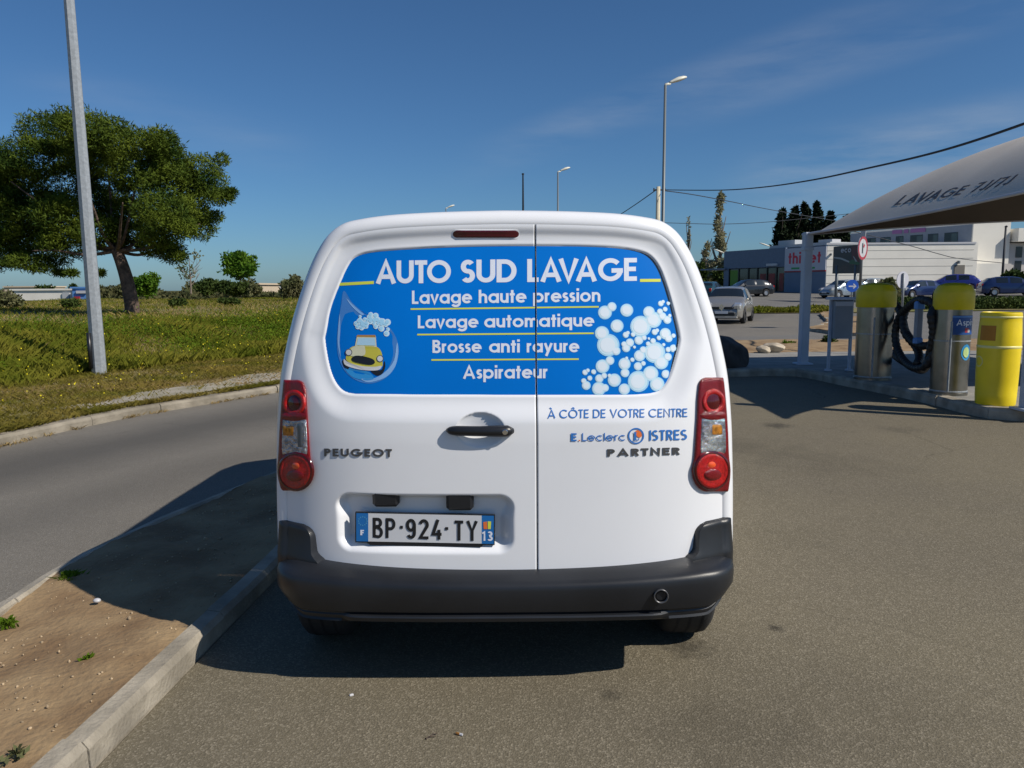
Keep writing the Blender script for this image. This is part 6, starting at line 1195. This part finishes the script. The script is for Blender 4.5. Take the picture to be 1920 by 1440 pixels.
# ================================================================ CARS
def car(name, label, px, py, Y, rz, L_, W_, H_, paint, roofline=None, group='cars parked by the shop', front=True, detail=False):
    yy = np.linspace(25, 110, 4000); q_ = at(np.full(4000, px), np.full(4000, py), yy); c = q_[int(np.argmax(q_[:, 2] < gh(q_[:, 0], q_[:, 1])))]+[0, 0, .012]; root = thing(name, c, label, 'car', group, rz); hw = W_/2
    rl = roofline or [(0, .48), (.012, .62), (.04, .73), (.10, .83), (.18, .93), (.235, .99), (.40, 1.41), (.52, 1.48), (.75, 1.46), (.86, 1.36), (.965, .98), (.99, .90), (1, .55)]
    rl = np.array(rl); rl[:, 1] *= H_/1.48; wr = .30; yw = (L_*.185-L_/2, L_*.80-L_/2)
    ts = np.r_[0, .008, .02, .05, .08, np.arange(.1, .93, .0245), .94, .97, .985, .995, 1]; G_ = []
    for t in ts:
        y = (t-.5)*L_; zt = np.interp(t, rl[:, 0], rl[:, 1]); w_ = hw*np.interp(t, [0, .02, .07, .16, .5, .85, .96, 1], [.74, .84, .93, .985, 1, .98, .9, .8]); zb = .20 if .02 < t < .98 else .27
        for q in yw:
            if abs(y-q) < .35: zb = max(zb, wr+math.sqrt(.35**2-(y-q)**2))
        belt = min(.93*H_/1.48+.06*t, zt-.04); k = np.clip((zt-belt)/.45, 0, 1); rw = w_*(.93-.22*k); zb = min(zb, belt-.12)
        G_.append([(0, y, zb), (w_*.9, y, zb), (w_*.985, y, zb+.06), (w_, y, max(zb+.08, .52)), (w_*.985, y, max(zb+.10, .76)), (w_*.94, y, belt), (rw, y, zt-.05*k-.02), (rw*.88, y, zt-.012), (rw*.5, y, zt+.004), (0, y, zt+.01)])
    G_ = np.array(G_); full = np.concatenate([G_, G_[:, -2::-1]*[-1, 1, 1]], 1); n = full.shape[1]
    loc = lambda nm, V, F, m, par=root, **k: obj(nm, V, F, m, par, local=True, **k)
    Fb = [tuple(f) for f in gridf(len(ts), n)]+[tuple(range(n)), tuple((len(ts)-1)*n+i for i in range(n-1, -1, -1))]; loc('body', full.reshape(-1, 3), Fb, MT[paint], autosmooth=40)
    def patch(nm, ia, ib, ja, jb, m, off=.006, mirror=False, ins=.0):
        P = full[ia:ib, ja:jb].copy(); cen = np.array([0, 0, .7]); d = P-cen*[1, 1, 1]; d[..., 1] *= .25; d /= np.linalg.norm(d, axis=-1)[..., None]; P = P+d*off
        if ins: m0 = P.mean((0, 1)); P = m0+(P-m0)*(1-ins)
        loc(nm, P.reshape(-1, 3), gridf(P.shape[0], P.shape[1]), MT[m])
        if mirror: loc(nm, (P*[-1, 1, 1]).reshape(-1, 3), gridf(P.shape[0], P.shape[1]), MT[m])
    it = lambda t: int(np.argmin(abs(ts-t)))
    patch('windscreen', it(.235)+1, it(.405)+1, 6, 13, 'glass', .008); patch('rear_window', it(.87), it(.955), 6, 13, 'glass', .008)
    patch('side_window', it(.37), it(.58), 5, 7, 'glass', .006, True, .06); patch('side_window', it(.60), it(.80), 5, 7, 'glass', .006, True, .08)
    for q in yw:
        for s in (-1, 1):
            V, F = lathe([(wr*.6, -.1), (wr*.95, -.1), (wr, -.07), (wr, .07), (wr*.95, .1), (wr*.6, .1)], 28, axis='x', cap=False); wh = loc('wheel', V+[s*(hw-.10), q, wr], F, MT['rubber'], smooth=True)
            V, F = lathe([(.01, .0), (.05, .01), (.12, -.01), (wr*.62, .0)], 20, axis='x', cap=False); V[:, 0] *= s; obj('rim', V+[s*(hw-.03), q, wr], F, MT['rim'], wh, local=True, smooth=True)
    for s in (-1, 1):
        V, F = cbox((s*(hw+.07), -L_*.5+L_*.335, .97*H_/1.48), (.17, .09, .13), .03); loc('wing_mirror', V, F, MT[paint])
        ya = -L_/2+.09; V, F = cbox((s*hw*.69, ya+.13, .715), (.34, .40, .17), .06); V[:, 2] += (V[:, 1]-ya)*.22; loc('headlight', V, F, MT['headlamp'])
        V, F = cbox((s*hw*.69, L_/2-.07, .80), (.20, .14, .26), .03); loc('tail_light', V, F, MT['redlens2'])
    V, F = cbox((0, -L_/2+.03, .40), (hw*1.25, .14, .13), .03); loc('air_intake', V, F, MT['black']); V, F = box((0, -L_/2-.045, .47), (.52, .02, .11)); loc('number_plate', V, F, MT['plate'])
    V, F = box((0, L_/2+.02, .70), (.52, .02, .11)); loc('number_plate', V, F, MT['plate'])
    if detail:
        for s in (-1, 1): V, F = cbox((s*.27, -L_/2+.035, .655), (.34, .10, .075), .02); loc('grille', V, F, MT['black'])
        P = np.array([(0, .11), (.075, 0), (0, -.11), (-.075, 0)]); V, F = ribbon(P, .04, True); n4 = len(V); Vq = np.column_stack([V[:, 0], np.full(n4, -L_/2-.03), V[:, 1]+.67]); loc('emblem', np.concatenate([Vq, Vq+[0, .06, 0]]), F+[(f[0]+n4, f[3]+n4, f[2]+n4, f[1]+n4) for f in F]+[(i, (i+1) % 4, n4+(i+1) % 4, n4+i) for i in range(4)]+[(4+i, n4+4+i, n4+4+(i+1) % 4, 4+(i+1) % 4) for i in range(4)], MT['chrome'])
        V, F = cbox((0, -L_/2-.0, .27), (hw*1.5, .14, .07), .03); loc('bumper_lip', V, F, MT[paint])
        # wipers and seats behind the glass are too small to show
    return root
car('silver_car', 'silver hatchback driving towards the camera on the road beside the van', 1366, 604, 31.5, R(-24), 3.98, 1.71, 1.50, 'silver', detail=True, group=None)
car('parked_car', 'pale silver blue hatchback parked beside the billboard', 1580, 559, 64, R(-68), 3.9, 1.68, 1.50, 'silverblue'); car('parked_car', 'dark teal car parked behind the silver car, seen from the rear', 1330, 563, 52, R(150), 4.0, 1.7, 1.46, 'teal')
car('parked_car', 'blackish car parked in front of the shop windows', 1402, 556, 62, R(-80), 4.2, 1.72, 1.45, 'darkgrey'); car('parked_car', 'dark blue hatchback parked left of the violet blue car', 1718, 559, 60, R(-72), 3.9, 1.66, 1.42, 'navy')
car('parked_car', 'violet blue estate car parked by the brown door', 1783, 547, 68, R(-112), 4.4, 1.75, 1.50, 'blueviolet'); car('parked_car', 'dark blue car parked at the picture edge before the hedge', 1893, 555, 57, R(75), 4.3, 1.75, 1.48, 'navy')
car('parked_car', 'pale car mostly hidden behind the road sign pole', 1625, 553, 68, R(-80), 4.0, 1.7, 1.45, 'silverblue')
# hedges and kerb grass by the car park
hr = np.random.default_rng(91)
def strip(name, pts, Y0_, Y1_, h0, h1, n, m, kind='stuff', label=None, cat=None, ln=.18):
    x0, x1 = pts; px = hr.uniform(x0, x1, n); Yv = hr.uniform(Y0_, Y1_, n); X = (px-960)/FPX*Yv; P = np.column_stack([X, Yv, gh(X, Yv)+h0+(h1-h0)*hr.uniform(size=n)*(.6+.4*np.sin(X*1.7)*np.sin(X*.6+1))]); V, F = leaves(P, ln, ln*.5, hr, .3); obj(name, V, F, MT[m], kind=kind, label=label, cat=cat)
strip('kerb_grass', (1405, 1560), 41.5, 45.5, .02, .28, 9000, 'grass'); strip('hedge', (1640, 1960), 44, 47.5, .05, .78, 16000, 'leafdark', kind=None, label='low clipped dark green hedge along the car park behind the vacuum stands', cat='hedge')
sheet('grass_verge', [((1405-960)/FPX*43, 41.3), ((1565-960)/FPX*44, 41.3), ((1960-960)/FPX*45, 43.5), ((1960-960)/FPX*47, 47.8), ((1405-960)/FPX*45, 46)], .05, MT['soil'], 1.5)
simple_tree('bush', 1663, 560, 519, 44, 58, 'scruffy bush in front of the white hall between the billboard and the road sign', 'leafgrey', 'bush', 2600, .3, cat='bush'); simple_tree('bush', 1900, 548, 508, 60, 63, 'dark green bush at the picture edge below the white block', 'leafdark', 'bush', 3000, .3, cat='bush')
